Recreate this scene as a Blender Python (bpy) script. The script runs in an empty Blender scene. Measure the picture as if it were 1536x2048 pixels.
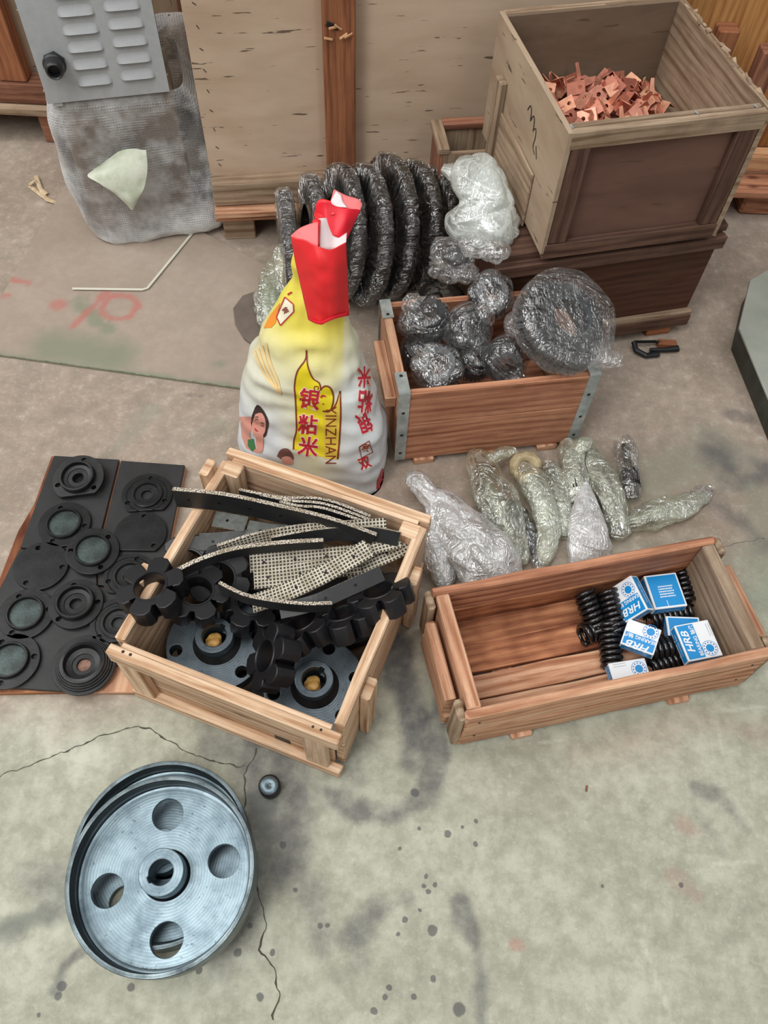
import bpy, bmesh, math, random
import numpy as np
from mathutils import Vector, Matrix, Euler, noise
from mathutils.bvhtree import BVHTree
R = math.radians
PI = math.pi
rnd = random.Random(7)
scene = bpy.context.scene
COL = scene.collection

# ---------------------------------------------------------------- camera
F_PX, PITCH, ROLL, CAM_H = 1603.4, R(58.08), R(3.175), 1.6
_fw = Vector((0, math.cos(PITCH), -math.sin(PITCH)))
_up0 = Vector((0, math.sin(PITCH), math.cos(PITCH)))
_rt0 = Vector((1, 0, 0))
_rt = _rt0 * math.cos(ROLL) + _up0 * math.sin(ROLL)
_up = _up0 * math.cos(ROLL) - _rt0 * math.sin(ROLL)
cam_data = bpy.data.cameras.new('camera')
cam = bpy.data.objects.new('camera', cam_data)
COL.objects.link(cam)
M = Matrix((_rt, _up, -_fw)).transposed().to_4x4()
M.translation = (0, 0, CAM_H)
cam.matrix_world = M
cam_data.sensor_fit = 'VERTICAL'
cam_data.sensor_height = 24.0
cam_data.lens = 24.0 * F_PX / 2048
cam_data.clip_start = 0.05
scene.camera = cam

# ---------------------------------------------------------------- world, lights, exposure
w = bpy.data.worlds.new('warehouse_light')
scene.world = w
w.use_nodes = True
bg = w.node_tree.nodes['Background']
bg.inputs[0].default_value = (1.0, 0.97, 0.94, 1)
bg.inputs[1].default_value = 0.33

def area(name, loc, target, sx, sy, power, col=(1, 1, 1)):
    l = bpy.data.lights.new(name, 'AREA')
    l.shape = 'RECTANGLE'; l.size = sx; l.size_y = sy; l.energy = power; l.color = col
    o = bpy.data.objects.new(name, l); COL.objects.link(o)
    o.location = loc
    o.rotation_euler = (Vector(target) - Vector(loc)).to_track_quat('-Z', 'Y').to_euler()
    return o
# roof skylights of the hall
area('skylight', (-2.0, -1.4, 5.2), (0, 0.8, 0), 1.6, 5.0, 270, (1, 0.985, 0.96))
area('skylight', (0.8, 1.6, 5.8), (0, 1.0, 0), 1.2, 4.0, 75, (0.97, 0.99, 1))
area('skylight', (-4.2, 1.8, 4.8), (0, 1.2, 0.2), 1.4, 5.0, 170, (1, 0.985, 0.96))
area('skylight', (2.4, -2.4, 5.4), (0, 0.4, 0), 1.2, 4.0, 85, (0.97, 0.99, 1))

scene.view_settings.view_transform = 'Standard'
scene.view_settings.look = 'None'
scene.view_settings.gamma = 1.0
scene.view_settings.use_curve_mapping = False
scene.view_settings.exposure = -0.32

# ---------------------------------------------------------------- helpers
def P(px, py, z=0.0):
    """point at height z seen at photograph pixel px, py"""
    d = _fw + _rt * ((px - 768) / F_PX) - _up * ((py - 1024) / F_PX)
    t = (z - CAM_H) / d.z
    return Vector((0, 0, CAM_H)) + d * t
def PY(px, py, y):
    d = _fw + _rt * ((px - 768) / F_PX) - _up * ((py - 1024) / F_PX)
    return Vector((0, 0, CAM_H)) + d * (y / d.y)

def srgb(r, g, b):
    f = lambda c: (c / 255 / 12.92) if c / 255 <= 0.04045 else ((c / 255 + 0.055) / 1.055) ** 2.4
    return (f(r), f(g), f(b), 1)

def link_mesh(name, me, mat=None, parent=None, smooth=False):
    o = bpy.data.objects.new(name, me)
    COL.objects.link(o)
    if mat is not None and not me.materials:
        me.materials.append(mat)
    if parent is not None:
        o.parent = parent
    if smooth is True:
        for p in me.polygons: p.use_smooth = True
    elif smooth:
        me.shade_smooth_by_angle(angle=R(smooth)) if hasattr(me, 'shade_smooth_by_angle') else None
    return o
def sba(me, deg=35):
    """smooth shading with sharp edges kept"""
    for p in me.polygons: p.use_smooth = True
    bm = bmesh.new(); bm.from_mesh(me)
    for e in bm.edges:
        e.smooth = e.calc_face_angle(0) < R(deg) if len(e.link_faces) == 2 else True
    bm.to_mesh(me); bm.free()

def sm(me):
    sba(me, 32); return me
def sh2(me):
    """round sides smooth, flat caps stay flat"""
    for p in me.polygons: p.use_smooth = True
    bm = bmesh.new(); bm.from_mesh(me)
    for e in bm.edges:
        if len(e.link_faces) == 2:
            a, b = e.link_faces
            ca, cb = abs(a.normal.z) > .999, abs(b.normal.z) > .999
            e.smooth = not (ca != cb) and e.calc_face_angle(0) < R(35)
    bm.to_mesh(me); bm.free()

def mesh_from(verts, faces, name='m', uvs=None):
    me = bpy.data.meshes.new(name)
    me.from_pydata([tuple(v) for v in verts], [], faces)
    me.update()
    if uvs is not None:
        uv = me.uv_layers.new(name='UVMap')
        for lp in me.loops:
            uv.data[lp.index].uv = uvs[lp.vertex_index]
    return me

def thing(name, label, cat, loc=(0, 0, 0), rot=(0, 0, 0), group=None):
    o = bpy.data.objects.new(name, None); COL.objects.link(o)
    o.empty_display_size = 0.05
    o.location = loc; o.rotation_euler = rot
    o['label'] = label; o['category'] = cat
    if group: o['group'] = group
    return o
def tag(o, label, cat, group=None):
    o['label'] = label; o['category'] = cat
    if group: o['group'] = group
    return o
def dup(root, label=None, group=None):
    r = root.copy(); COL.objects.link(r)
    if label: r['label'] = label
    if group: r['group'] = group
    for ch in list(root.children):
        c = ch.copy(); COL.objects.link(c); c.parent = r
        for g in list(ch.children):
            d = g.copy(); COL.objects.link(d); d.parent = c
    return r

def frame_mat(o, x, y):
    """matrix with origin o, x axis x, y axis near y"""
    x = Vector(x).normalized(); y = Vector(y)
    z = x.cross(y).normalized(); y = z.cross(x)
    m = Matrix((x, y, z)).transposed().to_4x4(); m.translation = o
    return m
def axis_mat(o, z, hint=(1, 0, 0)):
    z = Vector(z).normalized(); x = Vector(hint)
    x = (x - z * x.dot(z)).normalized(); y = z.cross(x)
    m = Matrix((x, y, z)).transposed().to_4x4(); m.translation = o
    return m

def plank_mesh(lx, ly, lz, bevel=0.0015, jit=0.0, seed=0, cuts=0):
    rr = random.Random(seed)
    dims = (lx, ly, lz)
    L = max(range(3), key=lambda i: dims[i])
    bm = bmesh.new()
    bmesh.ops.create_cube(bm, size=1)
    for v in bm.verts:
        v.co = Vector((v.co.x * lx, v.co.y * ly, v.co.z * lz))
    if cuts:
        es = [e for e in bm.edges if abs((e.verts[0].co - e.verts[1].co)[L]) > dims[L] * 0.9]
        bmesh.ops.subdivide_edges(bm, edges=es, cuts=cuts)
    if bevel:
        bmesh.ops.bevel(bm, geom=[e for e in bm.edges if len(e.link_faces) == 2 and e.calc_face_angle(0) > 0.5], offset=bevel, segments=1, affect='EDGES')
    if jit:
        for v in bm.verts:
            q = Vector((v.co[L] * 9 + seed * 3.1, seed * 1.7, 0))
            for k in range(3):
                if k != L:
                    v.co[k] += jit * noise.noise(q + Vector((0, k * 5.3 + (1 if v.co[k] > 0 else 0) * 2.2, 0)))
            v.co[L] += jit * 1.2 * rr.uniform(-1, 1) * (1 if abs(v.co[L]) > dims[L] * .49 - .004 else 0)
    uv = bm.loops.layers.uv.new('UVMap')
    ou, ov = rr.uniform(0, 30), rr.uniform(0, 30)
    others = [i for i in range(3) if i != L]
    for f in bm.faces:
        n = f.normal
        na = max(range(3), key=lambda i: abs(n[i]))
        for lp in f.loops:
            c = lp.vert.co
            if na == L:
                lp[uv].uv = (ou + c[others[0]] * 0.15, ov + c[others[1]])
            else:
                a = others[0] if na == others[1] else others[1]
                lp[uv].uv = (ou + c[L], ov + c[a] + 0.37 * na)
    me = bpy.data.meshes.new('plank'); bm.to_mesh(me); bm.free()
    return me
_ps = [0]
def plank(name, parent, mat, c, size, rot=(0, 0, 0), bevel=0.0015, jit=0.0006, cuts=6):
    _ps[0] += 1
    me = plank_mesh(*size, bevel=bevel, jit=jit, seed=_ps[0], cuts=cuts)
    o = link_mesh(name, me, mat, parent)
    o.location = c; o.rotation_euler = rot
    return o

def shape2d(loops, th=0.0, bevel=0.0, res=1):
    """filled 2D shape with holes, thickness th centred on z = 0"""
    cu = bpy.data.curves.new('c', 'CURVE'); cu.dimensions = '2D'; cu.fill_mode = 'BOTH' if th > 0 or bevel > 0 else 'BOTH'
    for lp in loops:
        s = cu.splines.new('POLY'); s.points.add(len(lp) - 1)
        for i, p in enumerate(lp): s.points[i].co = (p[0], p[1], 0, 1)
        s.use_cyclic_u = True
    cu.extrude = max(th / 2 - bevel, 0); cu.bevel_depth = bevel; cu.bevel_resolution = res; cu.offset = -bevel
    o = bpy.data.objects.new('tmp', cu); COL.objects.link(o)
    dg = bpy.context.evaluated_depsgraph_get(); dg.update()
    me = bpy.data.meshes.new_from_object(o.evaluated_get(dg))
    bpy.data.objects.remove(o); bpy.data.curves.remove(cu)
    me.materials.clear()
    bm = bmesh.new(); bm.from_mesh(me)
    bmesh.ops.remove_doubles(bm, verts=bm.verts, dist=1e-6)
    bm.to_mesh(me); bm.free()
    return me
_mat_curve = None
def text_mesh(body, size=1.0, th=0.0, align='CENTER', shear=0.0, offset=0.0, space=1.0):
    cu = bpy.data.curves.new('t', 'FONT'); cu.body = body; cu.size = size
    cu.align_x = align; cu.align_y = 'CENTER'; cu.extrude = th / 2; cu.shear = shear; cu.offset = offset
    cu.space_character = space; cu.resolution_u = 3
    o = bpy.data.objects.new('tmp', cu); COL.objects.link(o)
    dg = bpy.context.evaluated_depsgraph_get(); dg.update()
    me = bpy.data.meshes.new_from_object(o.evaluated_get(dg))
    bpy.data.objects.remove(o); bpy.data.curves.remove(cu)
    me.materials.clear()
    return me
def circ(r, n=48, cx=0, cy=0, a0=0):
    return [(cx + r * math.cos(a0 + 2 * PI * i / n), cy + r * math.sin(a0 + 2 * PI * i / n)) for i in range(n)]

def lathe(profile, n=48, closed=False):
    vs, fs = [], []
    m = len(profile)
    for i in range(n):
        a = 2 * PI * i / n
        for r, z in profile: vs.append((r * math.cos(a), r * math.sin(a), z))
    for i in range(n):
        j = (i + 1) % n
        for k in range(m if closed else m - 1):
            k2 = (k + 1) % m
            fs.append((i * m + k, j * m + k, j * m + k2, i * m + k2))
    me = mesh_from(vs, fs)
    bm = bmesh.new(); bm.from_mesh(me)
    bmesh.ops.remove_doubles(bm, verts=bm.verts, dist=1e-7)
    bmesh.ops.recalc_face_normals(bm, faces=bm.faces)
    bm.to_mesh(me); bm.free()
    return me
def tube(path, rad, n=10, caps=True):
    """round tube along a list of points; rad a number or list of (rx, ry) / numbers"""
    pts = [Vector(p) for p in path]
    vs, fs = [], []
    prev = None
    for i, p in enumerate(pts):
        t = (pts[min(i + 1, len(pts) - 1)] - pts[max(i - 1, 0)]).normalized()
        if prev is None:
            h = Vector((0, 0, 1)) if abs(t.z) < 0.9 else Vector((1, 0, 0))
            x = h.cross(t).normalized()
        else:
            x = (prev - t * prev.dot(t)).normalized()
        prev = x
        y = t.cross(x)
        r = rad[i] if isinstance(rad, (list, tuple)) else rad
        rx, ry = r if isinstance(r, (list, tuple)) else (r, r)
        for k in range(n):
            a = 2 * PI * k / n
            vs.append(p + x * (rx * math.cos(a)) + y * (ry * math.sin(a)))
    m = len(pts)
    for i in range(m - 1):
        for k in range(n):
            k2 = (k + 1) % n
            fs.append((i * n + k, i * n + k2, (i + 1) * n + k2, (i + 1) * n + k))
    if caps:
        fs.append(tuple(range(n - 1, -1, -1))); fs.append(tuple((m - 1) * n + k for k in range(n)))
    return mesh_from(vs, fs)
def xf(me, m):
    me.transform(m); return me
def join_meshes(mes):
    bm = bmesh.new()
    for me in mes: bm.from_mesh(me)
    out = bpy.data.meshes.new('j'); bm.to_mesh(out); bm.free()
    return out
def box_mesh(sx, sy, sz, bevel=0.001, c=(0, 0, 0), segs=1):
    bm = bmesh.new(); bmesh.ops.create_cube(bm, size=1)
    for v in bm.verts: v.co = Vector((v.co.x * sx + c[0], v.co.y * sy + c[1], v.co.z * sz + c[2]))
    if bevel: bmesh.ops.bevel(bm, geom=bm.edges[:], offset=bevel, segments=segs, affect='EDGES')
    me = bpy.data.meshes.new('b'); bm.to_mesh(me); bm.free()
    return me
def crumple(p, f, seed=0.0):
    """ridged value 0..1 with sharp folds"""
    q = p * f + Vector((seed, seed * .7, -seed))
    d = noise.voronoi(q)[0]
    return min(1.0, (d[1] - d[0]) * 1.3)
def catmull(pts, n=8):
    """smooth list of tuples"""
    P_ = [np.array(p, float) for p in pts]
    out = []
    for i in range(len(P_) - 1):
        p0, p1, p2, p3 = P_[max(i - 1, 0)], P_[i], P_[i + 1], P_[min(i + 2, len(P_) - 1)]
        for k in range(n):
            t = k / n
            out.append(0.5 * ((2 * p1) + (-p0 + p2) * t + (2 * p0 - 5 * p1 + 4 * p2 - p3) * t * t + (-p0 + 3 * p1 - 3 * p2 + p3) * t ** 3))
    out.append(P_[-1])
    return out

# ---------------------------------------------------------------- materials
class NT:
    def __init__(s, name):
        s.m = bpy.data.materials.new(name); s.m.use_nodes = True
        s.t = s.m.node_tree; s.b = s.t.nodes['Principled BSDF']; s.out = s.t.nodes['Material Output']
    def n(s, typ, **kw):
        x = s.t.nodes.new(typ)
        for k, v in kw.items():
            if isinstance(k, str) and hasattr(x, k): setattr(x, k, v)
        return x
    def l(s, a, b): s.t.links.new(a, b)
    def noise(s, vec, scale, detail=4, rough=0.6, dist=0.0):
        x = s.n('ShaderNodeTexNoise'); x.inputs['Scale'].default_value = scale; x.inputs['Detail'].default_value = detail
        x.inputs['Roughness'].default_value = rough; x.inputs['Distortion'].default_value = dist
        if vec is not None: s.l(vec, x.inputs['Vector'])
        return x.outputs['Fac']
    def vor(s, vec, scale, feature='F1', rand=1.0):
        x = s.n('ShaderNodeTexVoronoi'); x.feature = feature; x.inputs['Scale'].default_value = scale
        x.inputs['Randomness'].default_value = rand
        if vec is not None: s.l(vec, x.inputs['Vector'])
        return x.outputs['Distance']
    def mapping(s, vec, scale=(1, 1, 1), loc=(0, 0, 0), rot=(0, 0, 0)):
        x = s.n('ShaderNodeMapping'); x.inputs['Scale'].default_value = scale; x.inputs['Location'].default_value = loc
        x.inputs['Rotation'].default_value = rot
        s.l(vec, x.inputs['Vector']); return x.outputs[0]
    def ramp(s, fac, stops, interp='LINEAR'):
        x = s.n('ShaderNodeValToRGB'); cr = x.color_ramp; cr.interpolation = interp
        while len(cr.elements) < len(stops): cr.elements.new(0.5)
        for e, (p, c) in zip(cr.elements, stops):
            e.position = p; e.color = c if hasattr(c, '__len__') else (c, c, c, 1)
        s.l(fac, x.inputs[0]); return x.outputs[0]
    def mix(s, fac, a, b, mode='MIX'):
        x = s.n('ShaderNodeMix'); x.data_type = 'RGBA'; x.blend_type = mode
        for sock, v in ((x.inputs[0], fac), (x.inputs[6], a), (x.inputs[7], b)):
            if hasattr(v, 'is_linked'): s.l(v, sock)
            elif hasattr(v, '__len__'): sock.default_value = v
            else: sock.default_value = v
        return x.outputs[2]
    def math(s, op, a, b=0.0, clamp=False):
        x = s.n('ShaderNodeMath'); x.operation = op; x.use_clamp = clamp
        for i, v in enumerate((a, b)):
            if hasattr(v, 'is_linked'): s.l(v, x.inputs[i])
            else: x.inputs[i].default_value = v
        return x.outputs[0]
    def coord(s, which='Object'):
        return s.n('ShaderNodeTexCoord').outputs[which]
    def bump(s, h, strength=0.3, dist=0.002, normal=None):
        x = s.n('ShaderNodeBump'); x.inputs['Strength'].default_value = strength; x.inputs['Distance'].default_value = dist
        s.l(h, x.inputs['Height'])
        if normal is not None: s.l(normal, x.inputs['Normal'])
        return x.outputs[0]
    def rand(s):
        return s.n('ShaderNodeObjectInfo').outputs['Random']
    def set(s, **kw):
        for k, v in kw.items():
            k = k.replace('_', ' ')
            if hasattr(v, 'is_linked'): s.l(v, s.b.inputs[k])
            else: s.b.inputs[k].default_value = v
        return s

def wood(name, light, dark, rough=0.75, knots=0.5, dirt=0.3, dirtcol=(40, 32, 26), grain=45, var=0.25, stain=None):
    s = NT(name)
    uv = s.coord('UV'); ob = s.coord('Object')
    g = s.noise(s.mapping(uv, (2.5, grain, 1)), 1.0, 6, 0.65, 0.6)
    rings = s.n('ShaderNodeTexWave'); rings.wave_type = 'BANDS'; rings.bands_direction = 'Y'
    rings.inputs['Scale'].default_value = 9; rings.inputs['Distortion'].default_value = 6
    rings.inputs['Detail'].default_value = 2; rings.inputs['Detail Scale'].default_value = 0.6
    s.l(s.mapping(uv, (0.7, 1.6, 1)), rings.inputs['Vector'])
    f = s.math('ADD', s.math('MULTIPLY', g, 0.86), s.math('MULTIPLY', rings.outputs['Fac'], 0.14))
    c = s.ramp(f, [(0.34, srgb(dark[0] * .9, dark[1] * .86, dark[2] * .82)), (0.47, srgb(*[(a + b) / 2 for a, b in zip(dark, light)])), (0.6, srgb(*light))])
    fib = s.noise(s.mapping(uv, (7, grain * 6, 1)), 1.0, 3, 0.6)
    c = s.mix(s.math('MULTIPLY', s.ramp(fib, [(0.34, 1.0), (0.5, 0.0)]), 0.45), c, srgb(dark[0] * .8, dark[1] * .74, dark[2] * .7))
    blot = s.noise(s.mapping(uv, (3.2, 9, 1)), 1.0, 5, 0.65)
    c = s.mix(s.math('MULTIPLY', s.ramp(blot, [(0.52, 0.0), (0.68, 1.0)]), 0.4), c, srgb(dark[0] * .78, dark[1] * .7, dark[2] * .66))
    if knots:
        v = s.vor(s.mapping(uv, (5, 11, 1)), 1.0)
        k = s.ramp(v, [(0.05, 1.0), (0.14, 0.0)])
        c = s.mix(s.math('MULTIPLY', k, knots), c, srgb(dark[0] * .5, dark[1] * .42, dark[2] * .4))
    hue = s.n('ShaderNodeHueSaturation'); s.l(c, hue.inputs['Color'])
    s.l(s.math('ADD', s.math('MULTIPLY', s.rand(), var), 1 - var / 2), hue.inputs['Value'])
    c = hue.outputs[0]
    if dirt:
        d = s.ramp(s.noise(ob, 9, 5, 0.7), [(0.45, 0.0), (0.75, 1.0)])
        c = s.mix(s.math('MULTIPLY', d, dirt), c, srgb(*dirtcol))
        fl = s.ramp(s.noise(s.mapping(uv, (30, 160, 1)), 1.0, 2, 0.5), [(0.70, 0.0), (0.74, 1.0)])
        c = s.mix(s.math('MULTIPLY', fl, dirt), c, srgb(*dirtcol))
    if stain:
        d = s.ramp(s.noise(ob, 4.5, 3, 0.6), [(0.42, 0.0), (0.62, 1.0)])
        c = s.mix(s.math('MULTIPLY', d, 0.75), c, srgb(*stain), 'MULTIPLY')
    s.set(Base_Color=c, Roughness=rough, Normal=s.bump(f, 0.35, 0.0015))
    s.b.inputs['Specular IOR Level'].default_value = 0.25
    return s.m

M_PINE = wood('pale_pine', (230, 202, 172), (196, 158, 124), knots=0.45, dirt=0.18, dirtcol=(96, 74, 54))
M_CASE = wood('warm_pine', (218, 176, 144), (180, 128, 98), knots=0.6, dirt=0.25, dirtcol=(92, 60, 44))
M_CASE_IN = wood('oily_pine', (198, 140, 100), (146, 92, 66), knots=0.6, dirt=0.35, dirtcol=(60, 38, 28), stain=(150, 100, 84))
M_RED = wood('red_pine', (196, 142, 110), (152, 100, 76), knots=0.8, dirt=0.3, dirtcol=(70, 42, 30), grain=60)
M_GREYWOOD = wood('dusty_wood', (176, 155, 132), (138, 116, 94), knots=0.2, dirt=0.35, dirtcol=(84, 66, 52), grain=80)
M_DARKWOOD = wood('dark_stained_wood', (112, 84, 70), (78, 56, 47), knots=0.2, dirt=0.5, dirtcol=(60, 45, 34))
M_BOXE = wood('brown_hardboard', (92, 60, 46), (76, 48, 38), knots=0.0, dirt=0.5, dirtcol=(70, 56, 30), grain=20)
M_POST = wood('orange_brown_post', (168, 110, 76), (130, 82, 58), knots=0.4, dirt=0.2, dirtcol=(84, 50, 36))
M_RAILRED = wood('reddish_rail', (160, 112, 88), (122, 82, 66), knots=0.3, dirt=0.3)
M_ORANGE = wood('orange_plywood', (204, 150, 92), (176, 122, 72), knots=0.3, dirt=0.15, grain=25)
M_PALEPOST = wood('pale_post', (214, 170, 128), (186, 138, 100), knots=0.2, dirt=0.1)
M_MAROON = wood('maroon_panel', (118, 74, 60), (92, 58, 48), knots=0.1, dirt=0.2, grain=20)

def plywood(name, a, b, fleck=0.8):
    s = NT(name); uv = s.coord('UV'); ob = s.coord('Object')
    g = s.noise(s.mapping(uv, (3, 12, 1)), 1.0, 5, 0.6, 0.4)
    c = s.ramp(g, [(0.3, srgb(*b)), (0.65, srgb(*a))])
    big = s.ramp(s.noise(uv, 2.2, 4, 0.6), [(0.35, 0.0), (0.7, 1.0)])
    c = s.mix(s.math('MULTIPLY', big, 0.35), c, srgb(b[0] * .86, b[1] * .84, b[2] * .82))
    fl = s.ramp(s.noise(s.mapping(uv, (9, 75, 1)), 1.0, 3, 0.55), [(0.655, 0.0), (0.68, 1.0)])
    c = s.mix(s.math('MULTIPLY', fl, fleck), c, srgb(70, 55, 42))
    s.set(Base_Color=c, Roughness=0.8, Normal=s.bump(g, 0.15, 0.001))
    s.b.inputs['Specular IOR Level'].default_value = 0.2
    return s.m
M_PLY = plywood('plywood', (206, 184, 162), (186, 162, 138))
M_PLYDARK = plywood('grey_plywood', (182, 162, 140), (156, 134, 112))
M_PLYIN = plywood('crate_inside_plywood', (134, 116, 98), (108, 90, 74), 0.5)  # darker copy of the plywood; inside shade put into the colour
M_PLYFRONT = plywood('stained_front_plywood', (122, 92, 80), (98, 72, 62), 0.4)
M_CARD = plywood('cardboard', (168, 146, 122), (150, 128, 106), 0.0)

def simple(name, col, rough=0.5, metal=0.0, nscale=0, ncol=None, bump=0.0, bscale=60, spec=0.5, coat=0.0):
    s = NT(name); ob = s.coord('Object')
    c = srgb(*col)
    if nscale:
        f = s.ramp(s.noise(ob, nscale, 5, 0.6), [(0.35, 0.0), (0.7, 1.0)])
        c = s.mix(f, srgb(*col), srgb(*ncol))
    s.set(Base_Color=c, Roughness=rough, Metallic=metal)
    s.b.inputs['Specular IOR Level'].default_value = spec
    s.b.inputs['Coat Weight'].default_value = coat
    if bump: s.set(Normal=s.bump(s.noise(ob, bscale, 4, 0.6), bump, 0.001))
    return s.m
M_STEEL_BLUE = None
def machined(name, col, dark, rough=0.35, rings=900.0, metal=0.85):
    """turned steel with fine lathe rings about the local z axis"""
    s = NT(name); ob = s.coord('Object')
    wv = s.n('ShaderNodeTexWave'); wv.wave_type = 'RINGS'; wv.rings_direction = 'Z'
    wv.inputs['Scale'].default_value = rings / 14.0; wv.inputs['Distortion'].default_value = 1.5
    wv.inputs['Detail'].default_value = 2
    s.l(ob, wv.inputs['Vector'])
    n = s.noise(ob, 22, 6, 0.65)
    c = s.ramp(n, [(0.3, srgb(*dark)), (0.6, srgb(*col))])
    c = s.mix(s.math('MULTIPLY', wv.outputs['Fac'], 0.45), c, srgb(*dark))
    sp = s.ramp(s.noise(ob, 160, 2, 0.5), [(0.68, 0.0), (0.72, 1.0)])
    c = s.mix(s.math('MULTIPLY', sp, 0.5), c, srgb(30, 34, 38))
    s.set(Base_Color=c, Roughness=s.ramp(n, [(0.3, rough + .15), (0.7, rough)]), Metallic=metal,
          Normal=s.bump(wv.outputs['Fac'], 0.12, 0.0004))
    return s.m
M_WHEEL = machined('oiled_turned_steel', (136, 154, 162), (96, 113, 123))
M_RIM = machined('oiled_rim_steel', (120, 134, 138), (60, 68, 72), rough=0.3)
M_FLANGESTEEL = machined('blued_steel', (112, 122, 128), (80, 90, 97), rough=0.38)
M_BLACKIRON = simple('black_iron', (44, 45, 47), 0.42, 0.4, 30, (26, 27, 28), 0.25, 120)
M_DARKHOLE = simple('dark_oily_iron', (22, 22, 24), 0.35, 0.5)
M_RUBBER = simple('black_rubber', (24, 24, 28), 0.40, 0.0, 18, (17, 17, 20), 0.05, 200, 0.5)
M_PRESERVE = simple('yellow_wax', (206, 160, 84), 0.5, 0, 60, (150, 104, 50), 0.3, 90)
M_SPRING = simple('black_painted_spring', (20, 20, 22), 0.22, 0.0, spec=0.6, coat=0.4)
M_GALV = simple('galvanised_steel', (186, 192, 188), 0.38, 0.35, 40, (140, 150, 150))
M_NAIL = simple('dark_nail', (50, 46, 42), 0.5, 0.6)
M_COPPER = simple('bare_copper', (240, 178, 156), 0.42, 0.6, 25, (206, 132, 108))
def _copper():
    s = NT('bare_copper'); ob = s.coord('Object')
    c = s.ramp(s.rand(), [(0.0, srgb(176, 104, 84)), (0.5, srgb(226, 158, 136)), (1.0, srgb(240, 186, 150))])
    c = s.mix(s.math('MULTIPLY', s.ramp(s.noise(ob, 60, 4, .6), [(.4, 0.0), (.7, 1.0)]), .35), c, srgb(150, 84, 64))
    s.set(Base_Color=c, Roughness=.42, Metallic=.6); return s.m
M_COPPER = _copper()
M_CAB = simple('grey_enamel', (170, 173, 175), 0.5, 0.0, 60, (162, 165, 167), 0.04, 300)
M_BLACKPLASTIC = simple('black_plastic', (30, 31, 32), 0.4)
M_GEAR = simple('black_gear_steel', (36, 33, 31), 0.28, 0.5, 25, (24, 24, 24), 0.2, 150)
M_GEARGREY = simple('dark_grey_gear_steel', (84, 86, 88), 0.3, 0.6, 25, (44, 45, 46), 0.2, 150)
M_SHAFT = simple('oiled_shaft_steel', (120, 120, 104), 0.3, 0.75, 30, (74, 72, 58))
M_STRAW = simple('straw', (216, 196, 164), 0.8, 0, 60, (176, 152, 118))
M_STRIP = simple('pale_plastic_strip', (206, 204, 188), 0.55)
M_PAPER = simple('oiled_brown_paper', (186, 170, 134), 0.6, 0, 40, (140, 124, 90), 0.5, 60)

def film(name, tint=(1, 1, 1), milky=0.12, gloss=1.6, white=(0.86, 0.9, 0.9), bstr=1.0, bscale=16, rough=0.09, base=0.03, crease=0.5, uv=False):
    s = NT(name); s.t.nodes.remove(s.b)
    ob = s.coord('UV') if uv else s.coord('Object')
    def ridge(vec, sc, dist):
        n = s.noise(vec, sc, 2.5, 0.55, dist)
        return s.math('SUBTRACT', 1.0, s.math('MULTIPLY', s.math('ABSOLUTE', s.math('SUBTRACT', n, 0.5)), 7.0), True)
    r1 = ridge(s.mapping(ob, (1, 1.5, 2.6), rot=(0.5, 0.2, 0.3)), bscale, 1.2)
    r2 = ridge(s.mapping(ob, (2.6, 1.2, 1), rot=(0.2, 0.9, 0.1)), bscale * 1.9, 1.8)
    h = s.math('ADD', r1, s.math('MULTIPLY', r2, 0.5))
    nrm = s.bump(h, bstr, 0.0045 if uv else 0.0028)
    tr = s.n('ShaderNodeBsdfTransparent'); tr.inputs[0].default_value = (*tint, 1)
    df = s.n('ShaderNodeBsdfDiffuse'); df.inputs[0].default_value = (*white, 1)
    tl = s.n('ShaderNodeBsdfTranslucent'); tl.inputs[0].default_value = (*white, 1)
    s.l(nrm, df.inputs['Normal'])
    md = s.n('ShaderNodeMixShader'); md.inputs[0].default_value = 0.4; s.l(df.outputs[0], md.inputs[1]); s.l(tl.outputs[0], md.inputs[2])
    a = s.n('ShaderNodeMixShader')
    cl = s.ramp(s.noise(ob, bscale * .55, 3, 0.6), [(0.38, 0.25), (0.66, 1.8)])
    cr = s.ramp(s.math('MAXIMUM', r1, s.math('MULTIPLY', r2, .9)), [(0.72, 0.0), (0.97, 1.0)])
    mk = s.math('ADD', s.math('MULTIPLY', cl, milky), s.math('MULTIPLY', cr, crease * milky * 2.0 + .03), True)
    s.l(mk, a.inputs[0]); s.l(tr.outputs[0], a.inputs[1]); s.l(md.outputs[0], a.inputs[2])
    gl = s.n('ShaderNodeBsdfGlossy'); gl.inputs[0].default_value = (1, 1, 1, 1); gl.inputs['Roughness'].default_value = rough
    s.l(nrm, gl.inputs['Normal'])
    fr = s.n('ShaderNodeFresnel'); fr.inputs[0].default_value = 1.4
    ff = s.math('MINIMUM', s.math('ADD', s.math('MULTIPLY', fr.outputs[0], gloss), base, True), .42)
    b = s.n('ShaderNodeMixShader'); s.l(ff, b.inputs[0]); s.l(a.outputs[0], b.inputs[1]); s.l(gl.outputs[0], b.inputs[2])
    s.l(b.outputs[0], s.out.inputs[0])
    return s.m
M_FILM = film('clear_plastic_film', milky=0.05, base=.11, gloss=.75, bscale=9)
M_FILMC = film('tight_clear_film', milky=0.012, base=0.14, gloss=1.2, rough=.11, uv=True, bscale=8)
M_FILMG = film('yellowish_oily_film', tint=(0.97, 0.98, 0.92), milky=0.40, white=(0.80, 0.84, 0.70), base=0.11, bscale=10, gloss=1.0)
M_FILMW = film('white_plastic_film', milky=0.62, white=(0.90, 0.91, 0.91), base=0.10, bscale=10, gloss=1.0)
M_FROST = film('frosted_plastic', milky=0.5, white=(0.84, 0.89, 0.86), base=0.06, bscale=7, bstr=0.6, gloss=.8)
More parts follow.
